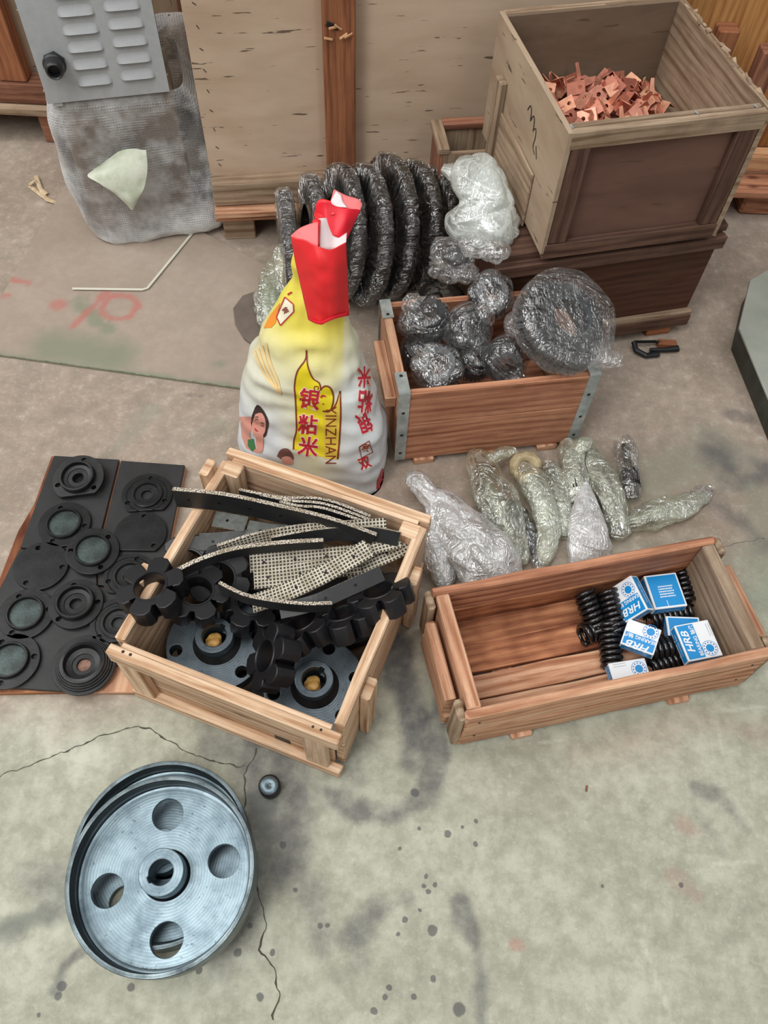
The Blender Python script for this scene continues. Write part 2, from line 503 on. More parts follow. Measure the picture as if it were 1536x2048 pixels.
def bubble():
    s = NT('bubble_wrap'); s.t.nodes.remove(s.b); ob = s.coord('Object')
    v = s.vor(s.mapping(ob, (1, 1, 1)), 150, 'F1', 0.15)
    h = s.ramp(v, [(0.15, 1.0), (0.5, 0.0)])
    nrm = s.bump(h, 0.7, 0.002)
    tr = s.n('ShaderNodeBsdfTransparent'); tr.inputs[0].default_value = (.97, .98, .98, 1)
    df = s.n('ShaderNodeBsdfDiffuse'); df.inputs[0].default_value = (.95, .98, 1.0, 1); s.l(nrm, df.inputs['Normal'])
    gl = s.n('ShaderNodeBsdfGlossy'); gl.inputs['Roughness'].default_value = 0.2; s.l(nrm, gl.inputs['Normal'])
    a = s.n('ShaderNodeMixShader')
    lw = s.n('ShaderNodeLayerWeight'); lw.inputs[0].default_value = 0.5
    fac = s.math('ADD', s.math('MULTIPLY', lw.outputs['Facing'], 0.75), s.math('MULTIPLY', s.ramp(s.noise(ob, 5, 4, .65), [(0.42, 0.0), (.66, 1.0)]), 0.6), True)
    s.l(s.math('ADD', s.math('MULTIPLY', fac, 0.85), 0.02, True), a.inputs[0]); s.l(tr.outputs[0], a.inputs[1]); s.l(df.outputs[0], a.inputs[2])
    b = s.n('ShaderNodeMixShader'); fr = s.n('ShaderNodeFresnel'); s.l(nrm, fr.inputs['Normal'])
    s.l(s.math('MULTIPLY', fr.outputs[0], 0.8), b.inputs[0]); s.l(a.outputs[0], b.inputs[1]); s.l(gl.outputs[0], b.inputs[2])
    s.l(b.outputs[0], s.out.inputs[0])
    return s.m
M_BUBBLE = bubble()

def vcol(name, rough=0.5, bump=0.0, bscale=40, spec=0.4, grain=0.0):
    s = NT(name)
    at = s.n('ShaderNodeAttribute'); at.attribute_name = 'Col'
    c = at.outputs['Color']
    if grain:
        g = s.ramp(s.noise(s.coord('Object'), bscale, 5, 0.7), [(0.3, 1 - grain), (0.7, 1.0)])
        c = s.mix(1.0, c, g, 'MULTIPLY')
    s.set(Base_Color=c, Roughness=rough)
    s.b.inputs['Specular IOR Level'].default_value = spec
    if bump: s.set(Normal=s.bump(s.noise(s.coord('Object'), bscale, 4, .6), bump, 0.001))
    return s.m
def set_col(me, fn):
    a = me.color_attributes.new('Col', 'FLOAT_COLOR', 'POINT')
    for i, v in enumerate(me.vertices): a.data[i].color = fn(v.co)

# ---------------------------------------------------------------- floor
def build_floor():
    def axis(lo, a, b, hi, fine, coarse):
        return np.concatenate([np.arange(lo, a, coarse), np.arange(a, b, fine), np.arange(b, hi + coarse, coarse)])
    xs = axis(-6.0, -1.05, 1.15, 6.0, 0.0055, 0.25)
    ys = axis(-4.0, -0.06, 1.75, 7.0, 0.0055, 0.25)
    X, Y = np.meshgrid(xs, ys)
    n = X.size
    def seg(p, q):
        p = np.array(p[:2]); q = np.array(q[:2]); d = q - p; L = max((d ** 2).sum(), 1e-9)
        t = np.clip(((X - p[0]) * d[0] + (Y - p[1]) * d[1]) / L, 0, 1)
        return np.hypot(X - p[0] - t * d[0], Y - p[1] - t * d[1])
    # smooth random fields
    def field(scale, seed):
        rs = np.random.RandomState(seed); out = np.zeros_like(X)
        for k in range(14):
            a = rs.uniform(0, 2 * PI); f = scale * rs.uniform(0.5, 2.0); ph = rs.uniform(0, 6.3)
            out += np.sin(f * (X * math.cos(a) + Y * math.sin(a)) + ph + 1.3 * np.sin(f * .7 * (Y * math.cos(a) - X * math.sin(a)) + ph * 2))
        return out / 14
    w1, w2, w3 = field(9, 1), field(28, 2), field(70, 3)
    wob = 0.012 * w2 * 3 + 0.006 * w3 * 3
    oil_and_shade = np.zeros_like(X); green = np.zeros_like(X); red = np.zeros_like(X); pale = np.zeros_like(X)
    def stroke(arr, pts, wd, amt, soft=0.5, wobble=1.0):
        pts = [P(*p) for p in pts]
        d = np.full_like(X, 9.0)
        for a, b in zip(pts[:-1], pts[1:]): d = np.minimum(d, seg(a, b))
        d = d + wob * wobble
        np.maximum(arr, amt * np.clip((wd - d) / (wd * soft), 0, 1), out=arr)
    def blob(arr, c, rx, amt, soft=0.6, wobble=1.0): stroke(arr, [c, (c[0] + .1, c[1])], rx, amt, soft, wobble)
    # broad oily area around the big wheels, the plug and between the crates, plus painted shade
    stroke(oil_and_shade, [(520, 1520), (560, 1600), (540, 1700)], 0.085, 0.85, 0.5)
    stroke(oil_and_shade, [(420, 1500), (560, 1500), (640, 1580)], 0.05, 0.6, 0.8)
    stroke(oil_and_shade, [(500, 1680), (505, 1790), (470, 1880)], 0.055, 0.75, 0.7)  # soft shadow right of the stacked wheels, painted into the floor colour
    stroke(oil_and_shade, [(60, 1760), (160, 1770)], 0.06, 0.55, 0.8)
    stroke(oil_and_shade, [(0, 1860), (70, 1830), (150, 1800)], 0.028, 0.55, 0.8)
    stroke(oil_and_shade, [(110, 1980), (130, 1930), (190, 1880)], 0.012, 0.7, 0.6, .4)
    stroke(oil_and_shade, [(790, 1300), (815, 1400), (830, 1480)], 0.045, 0.95, 0.6)  # mostly oil stain, with the pale crate's shadow painted into it
    stroke(oil_and_shade, [(880, 1400), (885, 1500), (850, 1590), (780, 1640), (680, 1620), (640, 1560)], 0.022, 0.75, 0.8)
    stroke(oil_and_shade, [(800, 1420), (820, 1520)], 0.03, 0.7, 0.8)
    stroke(oil_and_shade, [(760, 1440), (700, 1520), (640, 1560)], 0.05, 0.45, 0.8)
    stroke(oil_and_shade, [(600, 1600), (680, 1600)], 0.03, 0.5, 0.8)
    stroke(oil_and_shade, [(700, 1880), (740, 1830), (820, 1800)], 0.028, 0.7, 0.8)
    stroke(oil_and_shade, [(920, 1800), (960, 1920), (965, 2048)], 0.017, 0.7, 0.8)
    stroke(oil_and_shade, [(620, 1790), (640, 1880)], 0.035, 0.45, 0.9)
    stroke(oil_and_shade, [(680, 1960), (720, 1930)], 0.03, 0.4, 0.9)
    stroke(oil_and_shade, [(1395, 1575), (1430, 1590)], 0.016, 0.6, 0.7)
    stroke(oil_and_shade, [(1430, 1590), (1500, 1660)], 0.011, 0.4, 0.9)
    stroke(oil_and_shade, [(1400, 1640), (1440, 1690)], 0.02, 0.3, 0.9)
    stroke(oil_and_shade, [(1430, 900), (1480, 960), (1536, 950)], 0.05, 0.8, 0.7)
    stroke(oil_and_shade, [(1470, 830), (1500, 840)], 0.03, 0.5, 0.7)
    stroke(oil_and_shade, [(1440, 1010), (1536, 1090)], 0.035, 0.5, 0.8)
    stroke(oil_and_shade, [(720, 560), (900, 900)], 0.05, 0.3, 0.9)
    stroke(oil_and_shade, [(370, 788), (405, 792)], 0.006, 0.6, 0.8, .3)
    # green smears
    stroke(green, [(100, 690), (200, 680), (330, 740)], 0.045, 0.5, 0.9)
    stroke(green, [(230, 900), (300, 830)], 0.03, 0.5, 0.7)
    stroke(green, [(390, 880), (440, 850)], 0.025, 0.4, 0.7)
    stroke(green, [(1300, 960), (1430, 900), (1536, 1000), (1536, 1160)], 0.11, 0.7, 0.8)
    stroke(green, [(530, 1600), (530, 1680)], 0.022, 1.0, 0.6)
    stroke(green, [(0, 1850), (80, 1830)], 0.02, 0.7, 0.7)
    # red marks
    stroke(red, [(1370, 1650), (1400, 1665)], 0.018, 0.4, 0.8)
    stroke(red, [(1355, 1760), (1390, 1790)], 0.016, 0.3, 0.8)
    blob(red, (1023, 1895), 0.006, 0.7)
    stroke(red, [(1150, 1500), (1250, 1490), (1400, 1440), (1536, 1470)], 0.04, 0.25, 0.9)
    # pale scratches and worn patches
    for a, b in (((1285, 1882), (1345, 2048)), ((1428, 1425), (1445, 1510)), ((1425, 1425), (1536, 1412)),
                 ((1420, 1728), (1510, 1722)), ((1080, 1485), (1140, 1480))):
        stroke(pale, [a, b], 0.0045, 0.55, 0.9, 0.12)
    stroke(pale, [(100, 1500), (170, 1530)], 0.045, 0.4, 0.9)
    stroke(pale, [(930, 1540), (1000, 1560)], 0.05, 0.25, 0.9)
    stroke(pale, [(1300, 880), (1340, 895)], 0.012, 0.5, 0.9)
    # floor colour: warm taupe towards the back, greenish grey in front
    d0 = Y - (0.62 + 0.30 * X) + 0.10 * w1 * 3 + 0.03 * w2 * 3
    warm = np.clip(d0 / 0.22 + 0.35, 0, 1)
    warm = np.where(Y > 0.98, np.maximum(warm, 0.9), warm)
    colA = np.zeros((n, 4), np.float32)
    colA[:, 0] = oil_and_shade.ravel(); colA[:, 1] = green.ravel(); colA[:, 2] = warm.ravel(); colA[:, 3] = 1
    colB = np.zeros((n, 4), np.float32)
    colB[:, 0] = red.ravel(); colB[:, 1] = pale.ravel(); colB[:, 3] = 1
    ny, nx = X.shape
    co = np.zeros((n, 3), np.float32); co[:, 0] = X.ravel(); co[:, 1] = Y.ravel()
    idx = np.arange(n).reshape(ny, nx)
    q = np.stack([idx[:-1, :-1], idx[:-1, 1:], idx[1:, 1:], idx[1:, :-1]], -1).reshape(-1, 4)
    me = bpy.data.meshes.new('floor')
    me.vertices.add(n); me.vertices.foreach_set('co', co.ravel())
    me.loops.add(q.size); me.loops.foreach_set('vertex_index', q.ravel().astype(np.int32))
    me.polygons.add(len(q)); me.polygons.foreach_set('loop_start', np.arange(0, q.size, 4, dtype=np.int32))
    me.update(calc_edges=True)
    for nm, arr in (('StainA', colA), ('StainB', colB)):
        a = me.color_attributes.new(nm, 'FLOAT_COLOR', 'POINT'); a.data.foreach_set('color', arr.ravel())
    s = NT('stained_concrete'); ob = s.coord('Object')
    A = s.n('ShaderNodeAttribute'); A.attribute_name = 'StainA'; sa = s.n('ShaderNodeSeparateColor'); s.l(A.outputs['Color'], sa.inputs[0])
    B = s.n('ShaderNodeAttribute'); B.attribute_name = 'StainB'; sb = s.n('ShaderNodeSeparateColor'); s.l(B.outputs['Color'], sb.inputs[0])
    n1 = s.noise(ob, 3.5, 8, 0.62, 0.3); n2 = s.noise(ob, 26, 8, 0.7); n3 = s.noise(ob, 240, 3, 0.6)
    cool = s.ramp(n1, [(0.3, srgb(158, 158, 142)), (0.5, srgb(178, 179, 161)), (0.72, srgb(190, 191, 174))])
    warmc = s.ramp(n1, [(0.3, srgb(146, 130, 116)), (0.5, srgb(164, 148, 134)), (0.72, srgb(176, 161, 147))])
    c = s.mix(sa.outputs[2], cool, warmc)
    c = s.mix(s.math('MULTIPLY', s.ramp(n2, [(0.40, 1.0), (0.56, 0.0)]), 0.34), c, srgb(116, 112, 98))
    n4 = s.noise(ob, 9, 7, 0.72, 0.8)
    c = s.mix(s.math('MULTIPLY', s.ramp(n4, [(0.36, 1.0), (0.52, 0.0)]), 0.18), c, srgb(122, 118, 104))
    c = s.mix(s.math('MULTIPLY', s.ramp(s.noise(s.mapping(ob, (1, 1, 1)), 90, 6, 0.75), [(0.55, 0.0), (0.66, 1.0)]), 0.28), c, srgb(212, 210, 196))
    c = s.mix(s.math('MULTIPLY', s.ramp(n2, [(0.56, 0.0), (0.68, 1.0)]), 0.30), c, srgb(206, 204, 190))
    c = s.mix(s.math('MULTIPLY', s.ramp(n3, [(0.62, 0.0), (0.72, 1.0)]), 0.30), c, srgb(105, 102, 92))
    gm = s.math('MULTIPLY', sa.outputs[1], s.ramp(n2, [(0.35, 0.3), (0.6, 1.0)]), True)
    c = s.mix(s.math('MULTIPLY', gm, 0.6), c, srgb(104, 126, 108))
    om = s.math('MULTIPLY', sa.outputs[0], s.ramp(n2, [(0.35, 1.0), (0.66, 0.68)]), True)
    c = s.mix(s.math('MULTIPLY', om, 0.95), c, srgb(76, 76, 80))
    c = s.mix(s.math('MULTIPLY', sb.outputs[0], 0.6), c, srgb(170, 104, 94))
    c = s.mix(s.math('MULTIPLY', s.math('MULTIPLY', sb.outputs[1], s.ramp(n2, [(0.35, 0.3), (0.6, 1.0)])), 0.8), c, srgb(214, 214, 202))
    # drops of oil
    drops = [(865, 1860, 11), (918, 2018, 13), (852, 1752, 5), (857, 1783, 6), (848, 1772, 5), (840, 1820, 4), (810, 1840, 6),
             (895, 1668, 8), (952, 1642, 5), (952, 1688, 6), (800, 1697, 5), (838, 1658, 5), (867, 1958, 6), (778, 1975, 6),
             (770, 1995, 6), (827, 1993, 6), (398, 1941, 7), (262, 1975, 8), (520, 1993, 8), (640, 1852, 6), (748, 2022, 7),
             (870, 1770, 5), (796, 1868, 5), (1362, 1770, 5), (925, 1655, 4), (830, 1585, 10), (124, 1972, 10), (116, 1992, 8),
             (500, 1850, 6), (545, 1905, 6), (475, 1905, 8), (77, 2030, 5), (590, 1780, 5), (655, 1850, 5), (1205, 1772, 4), (566, 1690, 8), (890, 1400, 6)]
    mask = None
    pert = s.n('ShaderNodeVectorMath'); pert.operation = 'ADD'
    nv = s.n('ShaderNodeTexNoise'); nv.inputs['Scale'].default_value = 70; s.l(ob, nv.inputs['Vector'])
    sc = s.n('ShaderNodeVectorMath'); sc.operation = 'SCALE'; sc.inputs['Scale'].default_value = 0.006
    s.l(nv.outputs['Color'], sc.inputs[0]); s.l(ob, pert.inputs[0]); s.l(sc.outputs[0], pert.inputs[1])
    for (px, py, r) in drops:
        p = P(px, py) + Vector((0.003, 0.003, 0.003))
        d = s.n('ShaderNodeVectorMath'); d.operation = 'DISTANCE'; s.l(pert.outputs[0], d.inputs[0]); d.inputs[1].default_value = p
        k = s.math('DIVIDE', d.outputs['Value'], r / 1060)
        mask = k if mask is None else s.math('MINIMUM', mask, k)
    dm = s.ramp(mask, [(0.75, 1.0), (1.0, 0.0)])
    c = s.mix(s.math('MULTIPLY', dm, 0.72), c, srgb(76, 76, 80))
    rough = s.mix(s.math('MULTIPLY', om, 0.7), (0.75, 0.75, 0.75, 1), (0.42, 0.42, 0.42, 1))
    s.set(Base_Color=c, Roughness=rough, Normal=s.bump(s.math('ADD', s.math('MULTIPLY', n3, 0.5), n2), 0.25, 0.0012))
    s.b.inputs['Specular IOR Level'].default_value = 0.35
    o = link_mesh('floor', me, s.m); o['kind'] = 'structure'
    # cracks: thin jagged dark lines in the screed
    mc = simple('crack_shadow', (74, 74, 62), 0.9)
    def crack(pts, wd):
        pts = [P(*p) for p in pts]
        fine = []
        for a, b in zip(pts[:-1], pts[1:]):
            m = max(3, int((b - a).length / 0.007))
            for k in range(m):
                q = a.lerp(b, k / m)
                q += Vector((noise.noise(q * 45), noise.noise(q * 45 + Vector((9, 9, 9))), 0)) * 0.006 + Vector((noise.noise(q * 170), noise.noise(q * 170 + Vector((3, 9, 9))), 0)) * 0.002
                fine.append(q)
        vs, fs = [], []
        for i, q in enumerate(fine):
            t = fine[min(i + 1, len(fine) - 1)] - fine[max(i - 1, 0)]
            nn = Vector((-t.y, t.x, 0)).normalized()
            ww = wd * 1.35 * (0.35 + 0.9 * abs(noise.noise(q * 60)) * 1.8)
            vs += [q + nn * ww + Vector((0, 0, .0004)), q - nn * ww + Vector((0, 0, .0004))]
        for i in range(len(fine) - 1): fs.append((2 * i, 2 * i + 1, 2 * i + 3, 2 * i + 2))
        c_ = link_mesh('crack', mesh_from(vs, fs), mc, o)
    crack([(0, 1552), (60, 1530), (150, 1495), (190, 1480), (255, 1455), (300, 1455), (345, 1490), (420, 1520), (480, 1535), (495, 1530)], 0.0011)
    crack([(512, 1498), (508, 1520), (488, 1550), (492, 1600), (470, 1660)], 0.0012)
    crack([(500, 1720), (515, 1780), (530, 1850), (520, 1900), (548, 1935), (558, 1985), (545, 2048)], 0.0014)
    crack([(1390, 1085), (1440, 1095), (1536, 1075)], 0.0006)
    return o
floor = build_floor()
# ---------------------------------------------------------------- thin steel sheet lying on the floor, left
def floor_sheet():
    a, b = P(-60, 701, 0.008), P(560, 786, 0.008)
    dx = (b - a).normalized(); dn = Vector((-dx.y, dx.x, 0))
    c, d = b + dn * 0.50, a + dn * 0.80
    c = P(585, 560, .008)
    nx, ny = 150, 90
    vs, fs = [], []
    for j in range(ny + 1):
        for i in range(nx + 1):
            u, v = i / nx, j / ny
            p = a.lerp(b, u).lerp(d.lerp(c, u), v)
            vs.append((p.x, p.y, 0.008))
    W = nx + 1
    for j in range(ny):
        for i in range(nx): fs.append((j * W + i, j * W + i + 1, (j + 1) * W + i + 1, (j + 1) * W + i))
    n0 = len(vs)
    rim = [i for i in range(W)] + [j * W + nx for j in range(1, ny + 1)] + [ny * W + i for i in range(nx - 1, -1, -1)] + [j * W for j in range(ny - 1, 0, -1)]
    for k in rim: vs.append((vs[k][0], vs[k][1], 0.0))
    for k in range(len(rim)):
        k2 = (k + 1) % len(rim)
        fs.append((rim[k], n0 + k, n0 + k2, rim[k2]))
    me = mesh_from(vs, fs)
    def seg(p, q0, q1):
        q0 = P(*q0); q1 = P(*q1); d_ = q1 - q0; t = max(0, min(1, (p - q0).dot(d_) / d_.length_squared)); return (p - q0 - d_ * t).length
    c0 = P(240, 618)
    def f(co):
        p = Vector((co.x, co.y, 0)); wv = noise.noise(p * 30) * .008 + noise.noise(p * 90) * .005
        rd = 0
        r_ = (p - c0).length
        rd = max(rd, 1 - abs(r_ + wv - 0.047) / 0.016)
        rd = max(rd, (1 - (seg(p, (150, 655), (215, 590)) + wv) / 0.016))
        rd = max(rd, (1 - (seg(p, (112, 612), (122, 614)) + wv) / 0.026) )
        rd = max(rd, .9 * (1 - (seg(p, (25, 563), (60, 570)) + wv) / 0.014), .9 * (1 - (seg(p, (-10, 598), (18, 594)) + wv) / 0.012))
        g = max(0, 1 - (seg(p, (110, 700), (230, 718)) + 2 * wv) / 0.09, 1 - (seg(p, (160, 610), (215, 660)) + 2 * wv) / 0.035, .6 * (1 - (seg(p, (440, 730), (445, 732)) + wv) / .02))
        e = (p - a).dot(dn); g = max(g, .75 * (1 - e / 0.02 - abs(noise.noise(p * 14))))
        return (max(0, min(1, rd * 1.5)) * .8, max(0, min(1, g * 1.4)), 0, 1)
    set_col(me, f)
    s = NT('dusty_painted_sheet'); ob = s.coord('Object')
    A = s.n('ShaderNodeAttribute'); A.attribute_name = 'Col'; sa = s.n('ShaderNodeSeparateColor'); s.l(A.outputs['Color'], sa.inputs[0])
    n1 = s.noise(ob, 4, 7, 0.62); n2 = s.noise(ob, 40, 6, 0.7)
    c = s.ramp(n1, [(0.3, srgb(154, 139, 125)), (0.7, srgb(172, 157, 143))])
    c = s.mix(s.math('MULTIPLY', s.ramp(n2, [(0.42, 1.0), (0.62, 0.0)]), 0.2), c, srgb(130, 118, 106))
    c = s.mix(s.math('MULTIPLY', sa.outputs[1], 0.75), c, srgb(124, 132, 110))
    c = s.mix(s.math('MULTIPLY', sa.outputs[0], s.ramp(n2, [(0.3, 0.5), (0.6, 1.0)])), c, srgb(178, 106, 98))
    s.set(Base_Color=c, Roughness=0.6)
    o = link_mesh('floor_sheet', me, s.m)
    tag(o, 'thin dusty metal sheet with red paint marks lying flat on the floor', 'sheet')
    # bright worn edge
    e0, e1 = a + Vector((0, 0, 0.0)), b
    tube_me = tube([e0 + Vector((0, 0, -.001)), e1 + Vector((0, 0, -.001))], 0.0018, 6)
    link_mesh('worn_edge', tube_me, simple('worn_green_edge', (150, 156, 132), 0.5, 0.2, 60, (96, 104, 84)), o)
floor_sheet()

# ---------------------------------------------------------------- background crates
def crate_board(name, parent, mat, a, b, h, th, z0, bevel=.002):
    """vertical board from a to b (local xy), height h, thickness th going away (+n)"""
    a = Vector((a[0], a[1], 0)); b = Vector((b[0], b[1], 0)); d = b - a
    c = (a + b) / 2 + Vector((0, 0, z0 + h / 2))
    return plank(name, parent, mat, c, (d.length, th, h), (0, 0, math.atan2(d.y, d.x)), bevel)
def big_crate():
    t = thing('shipping_crate', 'tall plywood shipping crate with one orange-brown upright, behind the gear pile', 'crate',
              (-0.525, 1.90, 0), (0, 0, R(9)))
    W = 1.18
    plank('plywood_panel', t, M_PLY, (W / 2, 0.055, 0.62), (W, 0.012, 0.98), bevel=.001)
    plank('side_panel', t, M_PLY, (0.004, 0.38, 0.62), (0.012, 0.62, 0.98), bevel=.001)
    plank('upright', t, M_POST, (0.362, 0.028, 0.64), (0.078, 0.042, 0.90), bevel=.003)
    plank('upright', t, M_RAILRED, (0.008, 0.70, 0.62), (0.05, 0.04, 0.98), bevel=.003)
    plank('bottom_rail', t, M_GREYWOOD, (W / 2, 0.03, 0.155), (W, 0.05, 0.07), bevel=.003, jit=.002)
    for k in range(6):
        plank('deck_board', t, M_RAILRED if k else M_CASE, (W / 2, 0.035 + k * .118, 0.108), (W, 0.116, 0.018), bevel=.002)
    plank('deck_board', t, M_RED, (W / 2, 0.035, 0.088), (W, 0.10, 0.012), bevel=.002)
    for x in (0.06, 0.60, 1.1):
        plank('pallet_block', t, M_GREYWOOD, (x, 0.06, 0.041), (0.09, 0.10, 0.082), bevel=.003)
    plank('rear_panel', t, M_DARKWOOD, (W / 2, 0.72, 0.55), (W, 0.014, 1.1), bevel=.001)  # unseen panel added down to the floor so no light leaks under the deck
    # staples along the left edge
    for k in range(14):
        plank('staple', t, M_NAIL, (0.03 + .008 * noise.noise(Vector((k, 0, 0))), 0.0485, 0.22 + k * 0.052), (0.010, 0.0012, 0.0015), (0, rnd.uniform(.6, 1.5), 0), 0, 0, 0)
    # torn splinters on the upright
    for k in range(5):
        q = Vector((0.335 + .012 * k, 0.0, 0.585 + rnd.uniform(-.015, .015)))
        plank('splinter', t, M_PALEPOST, q, (0.022, 0.003, 0.005), (rnd.uniform(-.3, .3), rnd.uniform(-.6, .9), .3), .0005, 0, 0)
    plank('knot_scar', t, M_NAIL, (0.345, 0.005, 0.60), (0.03, 0.004, 0.012), (0, .4, 0), .001, .002, 2)
    return t
big_crate()
def left_pallet():
    t = thing('pallet_crate', 'crate on a pallet at the left edge, with slanting reddish upright, behind the steel cabinet', 'crate', (-1.9, 2.33, 0), (0, 0, R(0)))
    plank('plywood_panel', t, M_PLY, (0.45, 0.10, 0.62), (1.05, 0.012, 1.0), bevel=.001)
    plank('upright', t, M_POST, (0.70, 0.045, 0.66), (0.085, 0.05, 0.95), bevel=.003)
    plank('bottom_rail', t, M_RAILRED, (0.40, 0.045, 0.153), (0.95, 0.07, 0.062), bevel=.003, jit=.002)
    for k in range(5): plank('deck_board', t, M_GREYWOOD, (0.40, 0.045 + .122 * k, 0.108), (0.98, 0.12, 0.022), bevel=.002)
    plank('rear_panel', t, M_DARKWOOD, (0.45, 0.60, 0.5), (1.05, 0.014, 1.0), bevel=.001)  # added out of view to keep the gap under this pallet dark
    for x in (0.30, 0.80): plank('pallet_block', t, M_RAILRED, (x, 0.06, 0.047), (0.11, 0.12, 0.094), bevel=.003)
    return t
left_pallet()
def mid_panel():
    t = thing('crate_wall', 'grey-brown crate side seen in the gap between steel cabinet and shipping crate', 'crate', (-1.02, 2.36, 0), (0, 0, 0))
    plank('panel', t, M_PLYDARK, (0.28, 0.10, 0.6), (0.60, 0.014, 1.1), bevel=.001)
    plank('upright', t, M_RAILRED, (0.38, 0.062, 0.6), (0.055, 0.05, 1.1), bevel=.003)
    plank('bottom_rail', t, M_DARKWOOD, (0.28, 0.06, 0.05), (0.60, 0.06, 0.10), bevel=.003)
mid_panel()
def right_crate():
    t = thing('pallet_crate', 'orange plywood crate on a pallet at the right edge, behind the copper-filled crate', 'crate', (0.80, 2.17, 0), (0, 0, R(2)))
    plank('plywood_panel', t, M_ORANGE, (0.10, 0.16, 0.62), (0.55, 0.012, 1.0), bevel=.001)
    plank('plywood_panel', t, M_MAROON, (0.70, 0.16, 0.62), (0.66, 0.012, 1.0), bevel=.001)
    plank('upright', t, M_PALEPOST, (0.37, 0.125, 0.62), (0.07, 0.055, 0.98), bevel=.003)
    plank('upright', t, M_RAILRED, (0.155, 0.03, 0.27), (0.05, 0.05, 0.42), bevel=.003)
    plank('upright', t, M_GREYWOOD, (0.405, 0.02, 0.24), (0.065, 0.06, 0.38), bevel=.003, jit=.003)
    plank('upright', t, M_POST, (0.02, 0.03, 0.30), (0.055, 0.05, 0.46), bevel=.003)
    for k in range(6): plank('deck_board', t, M_CASE if k % 2 else M_RED, (0.42, 0.0 + k * .10, 0.088 + .012 * (k % 2)), (1.15, 0.09, 0.02), bevel=.002, jit=.002)
    plank('bottom_rail', t, M_PALEPOST, (0.42, 0.08, 0.125), (1.15, 0.05, 0.05), bevel=.003, jit=.002)
    plank('rear_panel', t, M_DARKWOOD, (0.42, 0.62, 0.5), (1.15, 0.014, 1.0), bevel=.001)  # added blocker against light from behind this pallet
    for x in (0.30, 0.86): plank('pallet_block', t, M_RED, (x, 0.03, 0.039), (0.10, 0.10, 0.078), bevel=.008)
right_crate()
def small_box():
    t = thing('wooden_box', 'small open wooden box behind the frosted bundle, left of the copper-filled crate', 'box', (0.175, 1.945, 0), (0, 0, R(10)))
    w_, d_, h_ = .17, .11, .345
    plank('front_panel', t, M_GREYWOOD, (0, -d_ / 2, h_ / 2), (w_, .014, h_), jit=.001)
    plank('back_panel', t, M_GREYWOOD, (0, d_ / 2, h_ / 2), (w_, .014, h_), jit=.001)
    plank('side_panel', t, M_RAILRED, (-w_ / 2, 0, h_ / 2), (.016, d_ + .014, h_), jit=.001)
    plank('side_panel', t, M_GREYWOOD, (w_ / 2, 0, h_ / 2), (.016, d_ + .014, h_), jit=.001)
    plank('bottom_board', t, M_DARKWOOD, (0, 0, .01), (w_ - .02, d_ - .02, .02))
    plank('top_rail', t, M_GREYWOOD, (-w_ / 2 + .0, 0, h_ + .008), (.03, d_ + .02, .016))
    plank('top_rail', t, M_RAILRED, (0, d_ / 2, h_ + .008), (w_ - .032, .03, .016))
small_box()

def box_E():
    t = thing('hardboard_crate', 'dark brown low crate under the copper-filled crate', 'crate', (0.791, 1.650, 0), (0, 0, R(15.8)))
    w_, d_, h_ = .580, .29, .34
    plank('front_panel', t, M_BOXE, (-w_ / 2, 0.012, .045 + (h_ - .06) / 2), (w_, .012, h_ - .06))
    plank('side_panel', t, M_BOXE, (-w_ + .006, d_ / 2, h_ / 2), (.012, d_ - .02, h_ - .05))
    plank('side_panel', t, M_BOXE, (-.006, d_ / 2, h_ / 2), (.012, d_ - .02, h_ - .05))
    plank('back_panel', t, M_BOXE, (-w_ / 2, d_ - .006, h_ / 2), (w_, .012, h_ - .05))
    for k in range(3):
        plank('lid_board', t, M_DARKWOOD if k % 2 == 0 else M_RAILRED, (-w_ / 2, .056 + k * .1, h_ - .009), (w_ + .02, .098, .018), bevel=.002, jit=.001)
    plank('top_rail', t, M_DARKWOOD, (-w_ / 2 + .0, -.004, h_ - .035), (w_ + .01, .022, .034), bevel=.002)
    plank('bottom_rail', t, M_DARKWOOD, (-w_ / 2, -.004, .048), (w_ + .01, .026, .036), bevel=.002)
    plank('bottom_rail', t, M_GREYWOOD, (-w_ / 2 + .002, -.002, .070), (w_ + .01, .018, .012), bevel=.002)
    for x in (-.07, -w_ / 2, -w_ + .07): plank('skid', t, M_POST, (x, d_ / 2 - .01, .015), (.07, d_, .03), bevel=.002)
    return t
box_E()

